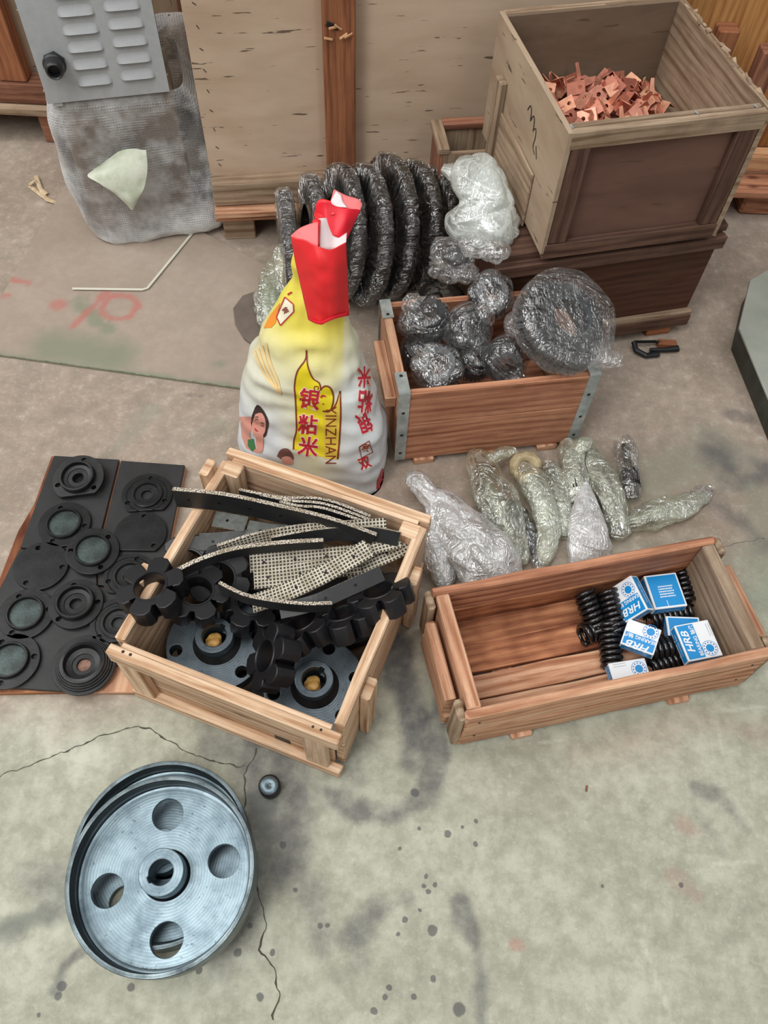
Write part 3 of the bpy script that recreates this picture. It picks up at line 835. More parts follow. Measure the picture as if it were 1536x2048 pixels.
def crate_D():
    w_, d_, h_ = .446, .475, .317
    t = thing('plywood_crate', 'tall open plywood crate holding bare copper clips, on top of the dark brown crate', 'crate', (0.478, 1.782, .3405), (0, 0, R(15.3)))
    th = .012
    plank('bottom_board', t, M_PLYIN, (0, 0, .008), (w_ - .03, d_ - .04, .014))
    plank('back_panel', t, M_PLYIN, (0, d_ / 2 - .02, h_ / 2), (w_ - .02, th, h_))
    plank('front_panel', t, M_PLYFRONT, (0, -d_ / 2 + .026, h_ / 2 - .012), (w_ - .02, th, h_ - .024))
    plank('inner_rail', t, M_GREYWOOD, (0, -d_ / 2 + .028, h_ - .012), (w_ - .028, .014, .024), bevel=.002, jit=.001)
    plank('left_panel', t, M_PLYDARK, (-w_ / 2 + .006, 0, h_ / 2 + .008), (th, d_, h_ - .016 + .0))
    plank('right_panel', t, M_GREYWOOD, (w_ / 2 - .006, 0, h_ / 2 + .004), (th, d_, h_), jit=.0025, cuts=18)
    # frame in front
    plank('top_rail', t, M_GREYWOOD, (0.0, -d_ / 2 + .009, h_ - .020), (w_ - .014, .018, .040), bevel=.002, jit=.001)
    plank('bottom_rail', t, M_DARKWOOD, (0.0, -d_ / 2 + .009, .020), (w_ - .014, .018, .040), bevel=.002, jit=.001)
    for sx in (-1, 1):
        plank('upright', t, M_DARKWOOD, (sx * (w_ / 2 - .036), -d_ / 2 + .010, h_ / 2 + .002), (.044, .018, h_ - .078), bevel=.002, jit=.001)
    plank('back_rail', t, M_GREYWOOD, (0, d_ / 2 - .006, h_ - .014), (w_ - .02, .016, .030), bevel=.002, jit=.001)
    # uprights on the outer left side
    plank('side_batten', t, M_GREYWOOD, (-w_ / 2 - .009, d_ / 2 - .10, h_ / 2 - .05), (.018, .040, h_ - .10), bevel=.003, jit=.001)
    plank('side_board', t, M_GREYWOOD, (-w_ / 2 - .003, .02, .075), (.006, d_ * .60, .14), bevel=.002, jit=.001)
    # pencil scribble on the left side
    def pth(pts):
        return [Vector((-w_ / 2 - .0006, y, z)) for y, z in pts]
    sc = [pth([(-.02, .235), (-.03, .25), (-.04, .247), (-.046, .225)]), pth([(-.046, .225), (-.055, .242), (-.066, .238), (-.07, .215)]),
          pth([(-.07, .22), (-.082, .228), (-.088, .212), (-.085, .19), (-.10, .18)]), pth([(-.10, .20), (-.115, .178)])]
    sc = [tube([Vector(q) for q in catmull([tuple(v) for v in s_], 5)], .0011, 5) for s_ in sc]
    link_mesh('pencil_scribble', join_meshes(sc), M_NAIL, t)
    # chipped upper edge of right side
    for k in range(22):
        y = -d_ / 2 + .02 + k * .0205
        plank('splinter', t, M_GREYWOOD, (w_ / 2 - .004 + rnd.uniform(-.004, .005), y, h_ + .002 + rnd.uniform(-.002, .004)), (rnd.uniform(.006, .012), rnd.uniform(.014, .028), rnd.uniform(.003, .006)), (rnd.uniform(-.3, .3), rnd.uniform(-.4, .4), rnd.uniform(-.5, .5)), .001, .001, 2)
    # staples in the front joint
    for x in (-w_ / 2 + .012, .06, w_ / 2 - .03):
        plank('staple', t, M_GALV, (x, -d_ / 2 + .020, h_ + .0012), (.004, .012, .0015), (0, 0, .2), 0, 0, 0)
    return t
cD = crate_D()

def copper_clips():
    t0 = .0014
    def clip(kind):
        parts = []
        base = shape2d([[(-.014, -.016), (.014, -.016), (.014, .016), (-.014, .016)], circ(.0038, 14, 0, .007)], t0)
        parts.append(base)
        if kind == 0:
            parts.append(xf(shape2d([[(-.013, 0), (.013, 0), (.013, .018), (-.013, .018)]], t0), Matrix.Translation((0, -.016, 0)) @ Matrix.Rotation(R(-95), 4, 'X')))
        if kind == 1:
            for sx in (-1, 1):
                parts.append(xf(shape2d([[(-.012, 0), (.012, 0), (.010, .020), (-.010, .020)]], t0), Matrix.Translation((sx * .014, 0, 0)) @ Matrix.Rotation(-sx * R(90), 4, 'Z') @ Matrix.Rotation(R(-88), 4, 'X')))
        if kind == 2:
            parts.append(xf(shape2d([[(-.005, 0), (.005, 0), (.003, .026), (-.003, .026)]], t0), Matrix.Translation((0, .016, 0)) @ Matrix.Rotation(R(70), 4, 'X')))
            parts.append(xf(shape2d([[(-.013, 0), (.013, 0), (.013, .014), (-.013, .014)]], t0), Matrix.Translation((-.014, 0, 0)) @ Matrix.Rotation(R(90), 4, 'Z') @ Matrix.Rotation(R(-60), 4, 'X')))
        me = join_meshes(parts)
        me.transform(Matrix.Scale(1.3, 4))
        me.materials.append(M_COPPER)
        return me
    protos = [clip(k) for k in range(3)]
    Mw = Matrix.Translation((0.478, 1.782, .3405)) @ Matrix.Rotation(R(15.3), 4, 'Z')
    # lumpy bed of clips lower in the crate
    n = 28
    vs, fs = [], []
    for j in range(n):
        for i in range(n):
            x = -.198 + .396 * i / (n - 1); y = -.192 + .384 * j / (n - 1)
            z = .118 + .040 * (1 - (x / .2) ** 2) * (1 - .4 * (y / .2) ** 2) + .012 * noise.noise(Vector((x * 40, y * 40, 1))) - .05 * max(0, x / .2) ** 2
            vs.append(Mw @ Vector((x, y, z)))
    for j in range(n - 1):
        for i in range(n - 1): fs.append((j * n + i, j * n + i + 1, (j + 1) * n + i + 1, (j + 1) * n + i))
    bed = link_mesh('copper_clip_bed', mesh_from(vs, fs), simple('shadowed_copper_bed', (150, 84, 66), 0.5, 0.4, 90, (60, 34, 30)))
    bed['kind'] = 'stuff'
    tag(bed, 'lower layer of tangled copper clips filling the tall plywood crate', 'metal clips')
    rr = random.Random(5)
    lab = 'small bent copper clip with a hole, in the heap inside the tall plywood crate'
    for k in range(125):
        x = rr.uniform(-.178, .165); y = rr.uniform(-.18, .185)
        z = .134 + .040 * (1 - (x / .2) ** 2) * (1 - .4 * (y / .2) ** 2) - .05 * max(0, x / .2) ** 2 + rr.uniform(0, .035)
        o = bpy.data.objects.new('copper_clip', protos[k % 3]); COL.objects.link(o)
        o.location = Mw @ Vector((x, y, z))
        o.rotation_euler = (rr.uniform(-1.0, 1.0), rr.uniform(-1.0, 1.0), rr.uniform(0, 6.28))
        tag(o, lab, 'clip', 'copper clips in the tall crate')
copper_clips()

def crate_C():
    w_, d_, h_ = .45, .285, .266
    t = thing('metal_strapped_crate', 'reddish pine crate with galvanised corner straps, full of film-wrapped gears', 'crate', (0.213, 1.318, 0), (0, 0, R(11.4)))
    th = .016; z0 = .018
    hh = h_ - z0
    plank('front_plank', t, M_RED, (0, -d_ / 2 + th / 2, z0 + hh * .275), (w_ - .01, th, hh * .545), bevel=.002, jit=.0008)
    plank('front_plank', t, M_RED, (0, -d_ / 2 + th / 2, z0 + hh * .765), (w_ - .01, th, hh * .425), bevel=.002, jit=.0008)
    plank('back_plank', t, M_RED, (0, d_ / 2 - th / 2, z0 + hh * .275), (w_ - .01, th, hh * .545), bevel=.002)
    plank('back_plank', t, M_RED, (0, d_ / 2 - th / 2, z0 + hh * .765), (w_ - .01, th, hh * .425), bevel=.002)
    for sx in (-1, 1):
        x = sx * (w_ / 2 - .010)
        plank('end_plank', t, M_RED if sx < 0 else M_CASE, (x, 0, z0 + hh * .29), (.020, d_ - 2 * th - .001, hh * .57), bevel=.002)
        plank('end_plank', t, M_CASE, (x, 0, z0 + hh * .79), (.020, d_ - 2 * th - .001, hh * .415), bevel=.002)
        plank('handle_batten', t, M_CASE, (sx * (w_ / 2 + .013), -.02, h_ * .74), (.026, d_ * .62, .034), bevel=.002)
    for x in (-.155, .0, .155): plank('runner', t, M_CASE, (x, 0, .009), (.05, d_ + .012, .018), bevel=.002)
    plank('bottom_board', t, M_RED, (0, 0, z0 + .006), (w_ - .05, d_ - 2 * th - .004, .012))
    # galvanised straps: down the corner and over the rim of the end wall
    sw = .026
    for sx in (-1, 1):
        for sy in (-1, 1):
            x = sx * (w_ / 2 - .010)
            s_ = []
            s_.append(box_mesh(sw, .0022, h_ - .022, 0, (x, sy * (d_ / 2 + .0012), h_ / 2 + .011)))
            s_.append(box_mesh(sw, .060, .0022, 0, (x, sy * (d_ / 2 - .029), h_ + .0012)))
            o = link_mesh('corner_strap', join_meshes(s_), M_GALV, t)
            for z in (.05, .12, .20):
                link_mesh('nail', xf(lathe([(0, .0016), (.003, .0013), (.0042, 0)], 10), axis_mat((x, sy * (d_ / 2 + .0024), z), (0, sy, 0))), M_NAIL, o)
            link_mesh('nail', xf(lathe([(0, .0016), (.003, .0013), (.0042, 0)], 10), Matrix.Translation((x, sy * (d_ / 2 - .048), h_ + .0023))), M_NAIL, o)
    return t
crate_C()

def crate_B():
    w_, d_, h_ = .611, .269, .186
    t = thing('pine_crate', 'long shallow pine crate holding springs and blue bearing boxes', 'crate', (0.428, 0.662, 0), (0, 0, R(15.1)))
    th = .018; z0 = .016
    # bottom slats with gaps
    ys = [-.088, -.030, .030, .088]
    for k, (y, wd) in enumerate(zip(ys, (.058, .050, .060, .056))):
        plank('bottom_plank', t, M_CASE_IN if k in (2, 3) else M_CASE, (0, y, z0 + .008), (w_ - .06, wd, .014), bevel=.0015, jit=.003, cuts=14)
    for sy, nm in ((-1, 'front_plank'), (1, 'back_plank')):
        y = sy * (d_ / 2 - th / 2)
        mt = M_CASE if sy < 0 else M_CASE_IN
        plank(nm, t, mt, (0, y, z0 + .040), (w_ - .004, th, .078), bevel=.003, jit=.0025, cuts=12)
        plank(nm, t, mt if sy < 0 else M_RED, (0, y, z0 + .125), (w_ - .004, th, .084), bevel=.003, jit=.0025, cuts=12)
    for sx in (-1, 1):
        x = sx * (w_ / 2 - .022)
        plank('end_plank', t, M_GREYWOOD if sx > 0 else M_CASE, (x, 0, z0 + .083), (.026, d_ - 2 * th - .002, .164), bevel=.002, jit=.0015)
        for sy in (-1, 1):
            plank('corner_post', t, M_GREYWOOD, (sx * (w_ / 2 + .004), sy * (d_ / 2 - .022), z0 + .082), (.016, .040, .160), bevel=.004, jit=.0015)
        plank('end_batten', t, M_CASE, (sx * (w_ / 2 + .011), -.004, z0 + .100), (.022, d_ * .60, .075), bevel=.003, jit=.002, cuts=10)
        plank('end_batten', t, M_CASE, (sx * (w_ / 2 + .009), -.0, z0 + .030), (.018, d_ * .66, .056), bevel=.003, jit=.002, cuts=10)
    for x in (-.17, .17): plank('runner', t, M_CASE, (x, 0, .008), (.045, d_ + .016, .016), bevel=.003)
    for sx, sy in ((-1, -1), (1, -1)):
        for q in (0, 1):
            link_mesh('nail', xf(lathe([(0, .001), (.002, .0008), (.003, 0)], 8), axis_mat((sx * (w_ / 2 - .03), -d_ / 2 - .0005, z0 + .05 + q * .08), (0, -1, 0))), M_NAIL, t)
    return t
crate_B()

def crate_A():
    w_, d_, h_ = .45, .491, .237
    t = thing('pale_pine_crate', 'pale pine crate full of black couplings and rubber strips, front left of the rice bag', 'crate', (-0.194, 0.685, 0), (0, 0, R(-18.3)))
    th = .010
    iw, idp = w_ / 2, d_ / 2
    plank('bottom_board', t, M_PLYIN, (0, 0, .020), (w_ - .06, d_ - .06, .010))
    # front: recessed sheet with a frame of battens outside
    plank('front_panel', t, M_PINE, (0, -idp + .024, h_ / 2), (w_ - .04, th, h_ - .006), bevel=.001)
    plank('top_rail', t, M_PINE, (0, -idp + .009, h_ - .020), (w_, .020, .040), bevel=.002, jit=.0015, cuts=12)
    plank('bottom_rail', t, M_PINE, (0, -idp + .009, .020), (w_, .020, .030), bevel=.002, jit=.0015, cuts=12)
    for x in (-iw + .030, iw - .048): plank('upright', t, M_PINE, (x, -idp + .010, h_ / 2 - .002), (.045, .018, h_ - .072), bevel=.002, jit=.001)
    # back
    plank('back_panel', t, M_PINE, (0, idp - .024, h_ / 2), (w_ - .04, th, h_ - .006), bevel=.001)
    plank('top_rail', t, M_PINE, (0, idp - .009, h_ - .020), (w_, .020, .040), bevel=.002, jit=.0015, cuts=12)
    plank('bottom_rail', t, M_PINE, (0, idp - .009, .020), (w_, .020, .030), bevel=.002)
    for x in (-iw + .04, iw - .04): plank('upright', t, M_PINE, (x, idp - .008, h_ / 2 - .002), (.045, .018, h_ - .072), bevel=.002)
    # sides: boards with battens outside
    for sx in (-1, 1):
        x = sx * (iw - .010)
        plank('side_board', t, M_PINE, (x, 0, h_ * .27), (.018, d_ - .062, h_ * .50), bevel=.002, jit=.001)
        plank('side_board', t, M_PINE, (x, 0, h_ * .765), (.020, d_ - .062, h_ * .46), bevel=.003, jit=.002, cuts=14)
        plank('corner_post', t, M_PINE, (sx * (iw - .03), idp - .048, h_ / 2 + .003), (.040, .034, h_ - .004), bevel=.003)
        for k, y in enumerate((-.125, .12) if sx > 0 else (-.09, .17)):
            plank('side_batten', t, M_PINE, (sx * (iw + .010), y, h_ / 2 + (.012 if sx < 0 else -.012)), (.020, .042, h_ + (.02 if sx < 0 else -.03)), (0, 0, 0), .003, .002)
    for x in (-.15, .15): plank('runner', t, M_PINE, (x, 0, .0075), (.06, d_ - .02, .015), bevel=.002)
    for x in (-iw + .03, -iw + .045, iw - .05, iw - .035):
        link_mesh('nail', xf(lathe([(0, .001), (.002, .0008), (.003, 0)], 8), Matrix.Translation((x, -idp + .012, h_ + .0004))), M_NAIL, t)
    return t
crate_A()

# metal plinth at right edge
def plinth():
    z = .085
    pts = [P(1478, 655, z), P(1500, 560, z), P(1530, 470, z) + Vector((.05, 0.02, 0)), P(1536, 560, z) + Vector((.55, .1, 0)), P(1536, 800, z) + Vector((.50, -.12, 0)), P(1560, 850, z)]
    pts[2] = pts[1] + Vector((.20, .16, 0))
    t = thing('machine_base', 'grey-green painted steel machine base at the right edge of the floor', 'machine base', pts[0] * 1.0 - Vector((0, 0, z)))
    o0 = pts[0] - Vector((0, 0, z))
    loop = [(p.x - o0.x, p.y - o0.y) for p in pts]
    m = simple('dusty_green_grey_paint', (150, 156, 144), 0.5, 0.1, 12, (164, 168, 160), .05, 80)
    link_mesh('top_plate', xf(shape2d([loop], .008, .002), Matrix.Translation((0, 0, z - .004))), m, t)
    c = Vector((sum(p[0] for p in loop) / 6, sum(p[1] for p in loop) / 6))
    inner = [(c.x + (p[0] - c.x) * .955, c.y + (p[1] - c.y) * .955) for p in loop]
    link_mesh('base_frame', xf(shape2d([inner], z - .010, .002), Matrix.Translation((0, 0, (z - .008) / 2 - .0))), simple('dark_green_steel', (70, 74, 66), .5, .2, 20, (48, 50, 44)), t)
plinth()

def clamp_tool():
    t = thing('hand_clamp', 'small black steel clamp on the floor at the foot of the dark brown crate', 'tool', P(1312, 698))
    o0 = P(1312, 698)
    def Q(px, py, z): return P(px, py, z) - o0
    link_mesh('jaw', tube([Q(1268, 684, .02), Q(1272, 700, .014), Q(1292, 711, .009), Q(1318, 708, .009)], [(.008, .006)] * 4, 8), M_BLACKIRON, t)
    link_mesh('bar', tube([Q(1300, 700, .010), Q(1330, 700, .010), Q(1356, 697, .010)], [(.006, .006), (.007, .006), (.010, .008)], 8), M_BLACKIRON, t)
    link_mesh('screw', tube([Q(1268, 684, .02), Q(1310, 683, .016), Q(1342, 690, .012)], .004, 8), M_DARKHOLE, t)
    link_mesh('wooden_pad', xf(box_mesh(.05, .02, .018, .002), Matrix.Translation(Q(1333, 688, .0092))), M_POST, t)
clamp_tool()

# litter
def litter():
    t = thing('straw_splinter', 'torn bundle of pale straw on the floor left of the bubble wrap', 'straw', P(92, 390))
    o0 = P(92, 390)
    for pts in (((60, 372, .004), (85, 392, .006), (105, 402, .004), (128, 410, .003)), ((72, 352, .006), (80, 375, .008), (90, 395, .004)), ((58, 370, .01), (70, 360, .012), (80, 372, .005)), ((80, 385, .004), (95, 400, .006), (112, 405, .004)), ((84, 380, .01), (94, 388, .006))):
        q = [P(*p) - o0 for p in pts]
        link_mesh('straw', tube(q, [(.0065, .0022)] * len(q), 6), M_STRAW, t)
    q = [P(*p) for p in ((145, 577, .0125), (215, 578, .0125), (285, 579, .0125), (295, 576, .0125), (345, 515, .0125), (388, 462, .012))]
    o = link_mesh('plastic_strip', tube(q, [(.0042, .002)] * 6, 8), M_STRIP)
    tag(o, 'thin pale plastic strip bent at an angle, lying on the metal sheet', 'strip')
    o = link_mesh('wood_chip', box_mesh(.004, .012, .002, .0005), M_RAILRED); o.location = P(1173, 1577, .001); o.rotation_euler = (0, 0, -.2)
    tag(o, 'tiny reddish wood chip on the floor below the long pine crate', 'chip')
litter()
# ---------------------------------------------------------------- big pulley wheels in the foreground
def wheel(name, label, Rm, Hh, group, web_depth=.045):
    t = thing(name, label, 'wheel', group=group)
    lip = .0075
    rim = lathe([(Rm - lip, Hh), (Rm - .001, Hh), (Rm, Hh - .001), (Rm, .001), (Rm - .001, 0), (Rm - lip, 0), (Rm - lip - .002, Hh * .5)], 128, True)
    sba(rim, 30); link_mesh('rim', rim, M_RIM, t)
    # inner wall, then web with four lightening holes
    zt = Hh - web_depth; wt = .012
    rin = Rm - lip - .001
    holes = [circ(.0275, 40, .1 * math.cos(a), .1 * math.sin(a)) for a in (R(99), R(16), R(197), R(281))]
    web = shape2d([circ(Rm - lip - .0005, 128), circ(.0355, 64)] + holes, wt, .0008)
    web.transform(Matrix.Translation((0, 0, zt - wt / 2))); sh2(web)
    link_mesh('web', web, M_WHEEL, t)
    ch = lathe([(rin, zt + .002), (rin - .0045, zt + .002), (rin - .008, zt - .0005)], 128)
    link_mesh('step_ring', ch, M_WHEEL, t, True)
    wall = lathe([(rin + .0002, Hh - .001), (rin - .0012, zt + .001)], 128)
    link_mesh('inner_wall', wall, simple('dark_bore_iron', (26, 28, 30), .5, .4, 30, (18, 19, 20)), t, True)  # near-black colour paints in the shade inside the deep rim
    hub_r, bore, hz = .038, .0205, Hh - .004
    key = [(bore * math.cos(a), bore * math.sin(a)) for a in [R(170) + 2 * PI * i / 44 for i in range(43)]]
    # bore with keyway
    bl = []
    for i in range(60):
        a = 2 * PI * i / 60
        r_ = bore * 1.17 if abs(((a - R(215) + PI) % (2 * PI)) - PI) < R(14) else bore
        bl.append((r_ * math.cos(a), r_ * math.sin(a)))
    hub = shape2d([circ(hub_r, 64), bl], hz, .0012)
    hub.transform(Matrix.Translation((0, 0, hz / 2))); sh2(hub)
    link_mesh('hub', hub, M_RIM if False else M_WHEEL, t)
    link_mesh('hub_shoulder', lathe([(hub_r - .0005, zt + .006), (hub_r + .003, zt + .003), (hub_r + .004, zt - .001)], 64), M_DARKHOLE, t, True)
    return t
wA = wheel('pulley_wheel', 'big turned steel pulley wheel with four round holes, lying on top of another', .157, .062, 'stacked pulley wheels')
pc = P(322, 1742, .124)
wA.location = (pc.x, pc.y, .063); wA.rotation_euler = (R(1.2), R(-0.5), 0)
wB = dup(wA, 'big steel pulley wheel underneath, only its upper rim showing past the top one')
pb = P(319, 1706, .06)
wB.location = (pb.x + .002, pb.y + .004, 0.001); wB.rotation_euler = (0, 0, R(38))

def plug():
    c = P(541, 1577, 0)
    t = thing('round_plug', 'small black round plug with a bright dimpled steel face, alone on the floor', 'plug', c)
    link_mesh('body', lathe([(0, 0), (.019, 0), (.0205, .002), (.0205, .026), (.0185, .0285), (.0165, .0285)], 48), M_BLACKIRON, t, True)
    f = lathe([(.0168, .0284), (.0165, .0292), (.0035, .0288), (.0018, .0262), (0, .0258)], 48)
    link_mesh('steel_face', f, M_WHEEL, t, True)
plug()

# ---------------------------------------------------------------- black board with bearing covers
BZ = .024
def cover_board():
    t = thing('oily_board', 'low wooden board covered with black oily sheets, carrying the round bearing covers', 'board', (-.66, .80, 0))
    def quad(name, pts, z0, z1, mat, bevel=.0015):
        loop = [(p.x + .66, p.y - .80) for p in (P(a, b, z1) for a, b in pts)]
        me = shape2d([loop], z1 - z0, bevel); me.transform(Matrix.Translation((0, 0, (z0 + z1) / 2)))
        uv = me.uv_layers.new(name='UVMap')
        for lp in me.loops:
            c = me.vertices[lp.vertex_index].co; uv.data[lp.index].uv = (c.y, c.x)
        return link_mesh(name, me, mat, t)
    quad('wooden_board', [(-60, 1388), (-20, 1205), (36, 1062), (68, 1008), (103, 912), (236, 920), (200, 1060), (130, 1384)], 0, .013, M_CASE_IN)
    quad('wooden_board', [(131, 1384), (202, 1060), (240, 921), (372, 934), (343, 1075), (300, 1386)], 0, .013, M_CASE)
    m = simple('black_oily_sheet', (42, 42, 43), 0.5, 0.0, 14, (27, 27, 28), 0.35, 40)
    quad('black_sheet', [(108, 911), (238, 919), (203, 1058), (192, 1100), (40, 1095), (72, 1008)], .0135, BZ, m)
    quad('black_sheet', [(242, 921), (369, 930), (338, 1085), (320, 1180), (195, 1170), (208, 1058)], .0135, BZ, m)
    quad('black_sheet', [(39, 1098), (191, 1103), (194, 1174), (320, 1184), (300, 1260), (232, 1330), (160, 1384), (-40, 1372), (-10, 1195)], .0135, BZ, m)
    for pts in (((244, 922), (206, 1055)), ):
        a, b = [P(x, y, BZ) for x, y in pts]
cover_board()

M_COVER = simple('cast_black_cover', (42, 43, 44), 0.36, 0.35, 26, (24, 25, 26), 0.30, 110)
M_COVERGR = simple('greenish_machined_cover', (78, 92, 90), 0.42, 0.5, 30, (44, 48, 48), 0.5, 190)
def cover(kind, label, c, z, rot, tilt=(0, 0), Rm=.056, flat=True, hole_a=(90, 205, 335)):
    t = thing('bearing_cover', label, 'bearing cover', (c.x, c.y, z), (R(tilt[0]), R(tilt[1]), R(rot)), 'round bearing covers on the oily board')
    out = []
    for i in range(72):
        a = 2 * PI * i / 72
        x, y = Rm * math.cos(a), Rm * math.sin(a)
        if flat: y = max(y, -Rm * .74)
        out.append((x, y))
    holes = [circ(.0056, 20, Rm * .80 * math.cos(R(h)), (Rm * .80 if not (flat and h > 180) else Rm * .78) * math.sin(R(h)) * (1 if not (flat and 230 < h < 310) else .8)) for h in hole_a]
    th = .008
    inner = {'plate': [], 'cup': [], 'open': [circ(.013, 36)], 'ring': [circ(.013, 36)], 'grooved': [circ(.014, 36)]}[kind]
    me = shape2d([out] + holes + inner, th, .0009); me.transform(Matrix.Translation((0, 0, th / 2))); sh2(me)
    link_mesh('flange', me, M_COVER, t)
    link_mesh('hole_floor', shape2d([circ(.0062, 16, Rm * .80 * math.cos(R(h)), Rm * .78 * math.sin(R(h))) for h in hole_a[:0]] or [circ(.003, 8, 0, 0)], .0006), M_DARKHOLE, t) if False else None
    if kind == 'cup':
        link_mesh('collar', sm(lathe([(.040, th - .001), (.039, th + .007), (.0375, th + .0085), (.0345, th + .0085), (.0335, th + .007), (.033, .004)], 64)), M_COVER, t)
        link_mesh('machined_floor', sm(lathe([(.0335, th + .0005), (.025, th + .0008), (0, th + .001)], 48)), M_COVERGR, t)
    if kind == 'open':
        link_mesh('collar', sm(lathe([(.041, th - .001), (.040, th + .011), (.0385, th + .013), (.0345, th + .013), (.0335, th + .011), (.0325, th + .003), (.024, th + .002), (.0225, th - .001), (.0135, th - .002), (.0128, .001)], 64)), M_COVER, t)
    if kind == 'ring':
        link_mesh('collar', sm(lathe([(.037, th - .001), (.0365, th + .005), (.035, th + .006), (.029, th + .006), (.0275, th + .004), (.0265, th + .0005), (.0185, th), (.017, th - .003), (.0128, .001)], 64)), M_COVER, t)
        link_mesh('groove', sm(lathe([(.047, th + .0003), (.0462, th + .0014), (.0452, th + .0003)], 64)), M_COVER, t)
    if kind == 'grooved':
        pr_ = []
        for k, r_ in enumerate((.058, .054, .050, .046)):
            pr_ += [(r_, th + .001 + k * .0035), (r_ - .0012, th + .0036 + k * .0035), (r_ - .0032, th + .0036 + k * .0035)]
        link_mesh('stepped_collar', sm(lathe(pr_ + [(.037, th + .016), (.0355, th + .012), (.034, th + .004), (.023, th + .002), (.022, th - .001), (.0145, th - .002), (.0138, .001)], 72)), M_COVER, t)
        link_mesh('rusty_centre', lathe([(.0136, .0012), (0, .0014)], 32), simple('rusty_wood', (150, 116, 98), .7, 0, 60, (100, 70, 58)), t)
    return t
covs = [
    ('open', 'tall-collared bearing cover at the top left corner of the oily board', (157, 956), .012, 10, (6, -4), .060, True, (75, 195, 320)),
    ('ring', 'bearing cover with stepped bore near the top right of the oily board', (294, 990), .0, 8, (0, 0), .058, True, (82, 205, 335)),
    ('cup', 'closed bearing cover, second down the left side of the board, under the tall-collared one', (129, 1049), .0, -6, (0, 0), .058, False, (120, 5, 258)),
    ('plate', 'plain flat black bearing cover on the right side, below the stepped-bore one', (281, 1068), .0, 3, (0, 0), .058, True, (88, 318)),
    ('cup', 'closed bearing cover with dull floor in the middle of the board, overlapping the plain plate', (185, 1102), .009, 20, (3, 3), .057, False, (35, 165, 285)),
    ('plate', 'plain flat bearing cover with greenish sheen on the left side of the board', (82, 1132), .0, 0, (0, 0), .059, False, (112, 0, 245)),
    ('ring', 'bearing cover with open bore, partly hidden by the side of the pale pine crate', (259, 1153), .0, 0, (0, 0), .056, True, (80, 200, 320)),
    ('cup', 'closed bearing cover with greenish floor at the left edge, third from the bottom', (52, 1228), .0, 5, (0, 0), .058, False, (118, 12, 245)),
    ('open', 'bearing cover with wide stepped bore just below the middle of the board', (152, 1208), .004, 4, (0, 0), .057, False, (105, 5, 230)),
    ('ring', 'bearing cover with grooved flange, half behind the left corner of the pale pine crate', (236, 1246), .0, 8, (0, 0), .058, True, (88, 220, 330)),
    ('cup', 'closed bearing cover cut by the left picture edge, bottom corner of the board', (20, 1322), .0, 25, (0, 0), .060, False, (350, 100, 240)),
    ('grooved', 'largest bearing cover with many turned rings at the bottom of the board', (168, 1330), .0, 0, (0, 0), .064, False, (10, 120, 240)),
]
for kind, lab, pc_, dz, rot, tilt, Rm, fl, ha in covs:
    cover(kind, lab, P(*pc_, BZ + dz + .006), BZ + .0004 + dz, rot, tilt, Rm, fl, ha)

# ---------------------------------------------------------------- inside the pale crate: couplings, rubber spiders
CA = Matrix.Translation((-0.194, 0.685, 0)) @ Matrix.Rotation(R(-18.3), 4, 'Z')
def coupling(label, c, z0, stack=False):
    t = thing('flange_coupling', label, 'coupling', (c.x, c.y, z0), group='steel couplings in the pale crate')
    Rm, th = .099, .028
    holes = [circ(.0122, 28, .080 * math.cos(R(a)), .080 * math.sin(R(a))) for a in (15, 75, 135, 195, 255, 315)]
    me = shape2d([circ(Rm, 96), circ(.024, 48)] + holes, th, .001); me.transform(Matrix.Translation((0, 0, th / 2))); sh2(me)
    link_mesh('flange_disc', me, M_FLANGESTEEL, t)
    bl = []
    for i in range(60):
        a = 2 * PI * i / 60
        r_ = .0235 * 1.18 if abs(((a - R(60) + PI) % (2 * PI)) - PI) < R(12) else .0235
        bl.append((r_ * math.cos(a), r_ * math.sin(a)))
    hub = shape2d([circ(.037, 64), bl], .044, .0014); hub.transform(Matrix.Translation((0, 0, th + .016))); sh2(hub)
    link_mesh('hub', hub, M_FLANGESTEEL, t)
    link_mesh('hub_fillet', sm(lathe([(.0372, th + .010), (.041, th + .006), (.047, th + .0004)], 64)), M_BLACKIRON, t)
    # lump of yellow wax in the bore
    bm = bmesh.new(); bmesh.ops.create_icosphere(bm, subdivisions=3, radius=.0165)
    for v in bm.verts: v.co *= 1 + .35 * noise.noise(v.co * 90); v.co.z *= .55
    me = bpy.data.meshes.new('wax'); bm.to_mesh(me); bm.free(); me.transform(Matrix.Translation((-.002, -.004, th + .012)))
    link_mesh('wax_plug', me, M_PRESERVE, t)
    return t
cz = .115
coupling('flange coupling with yellow wax in its bore, left half of the pale crate', P(425, 1262, cz + .055), cz - .03)
coupling('flange coupling with yellow wax in its bore, front right of the pale crate', P(627, 1350, cz + .04), cz - .045)
def lower_disc(label, c, z0):
    me = shape2d([circ(.103, 96)], .026, .001); me.transform(Matrix.Translation((0, 0, .013))); sh2(me)
    o = link_mesh('steel_disc', me, M_BLACKIRON); o.location = (c.x, c.y, z0)
    tag(o, label, 'disc', 'steel discs low in the pale crate')
def A_local(x, y, z=0): return CA @ Vector((x, y, z))
lower_disc('dark steel disc beneath the left coupling in the pale crate', A_local(-.098, -.075), .028)
lower_disc('dark steel disc beneath the right coupling in the pale crate', A_local(.098, -.125), .028)
lower_disc('dark steel disc low in the back left of the pale crate', A_local(-.098, .10), .034)
lower_disc('dark steel disc low in the back right of the pale crate', A_local(.10, .088), .034)

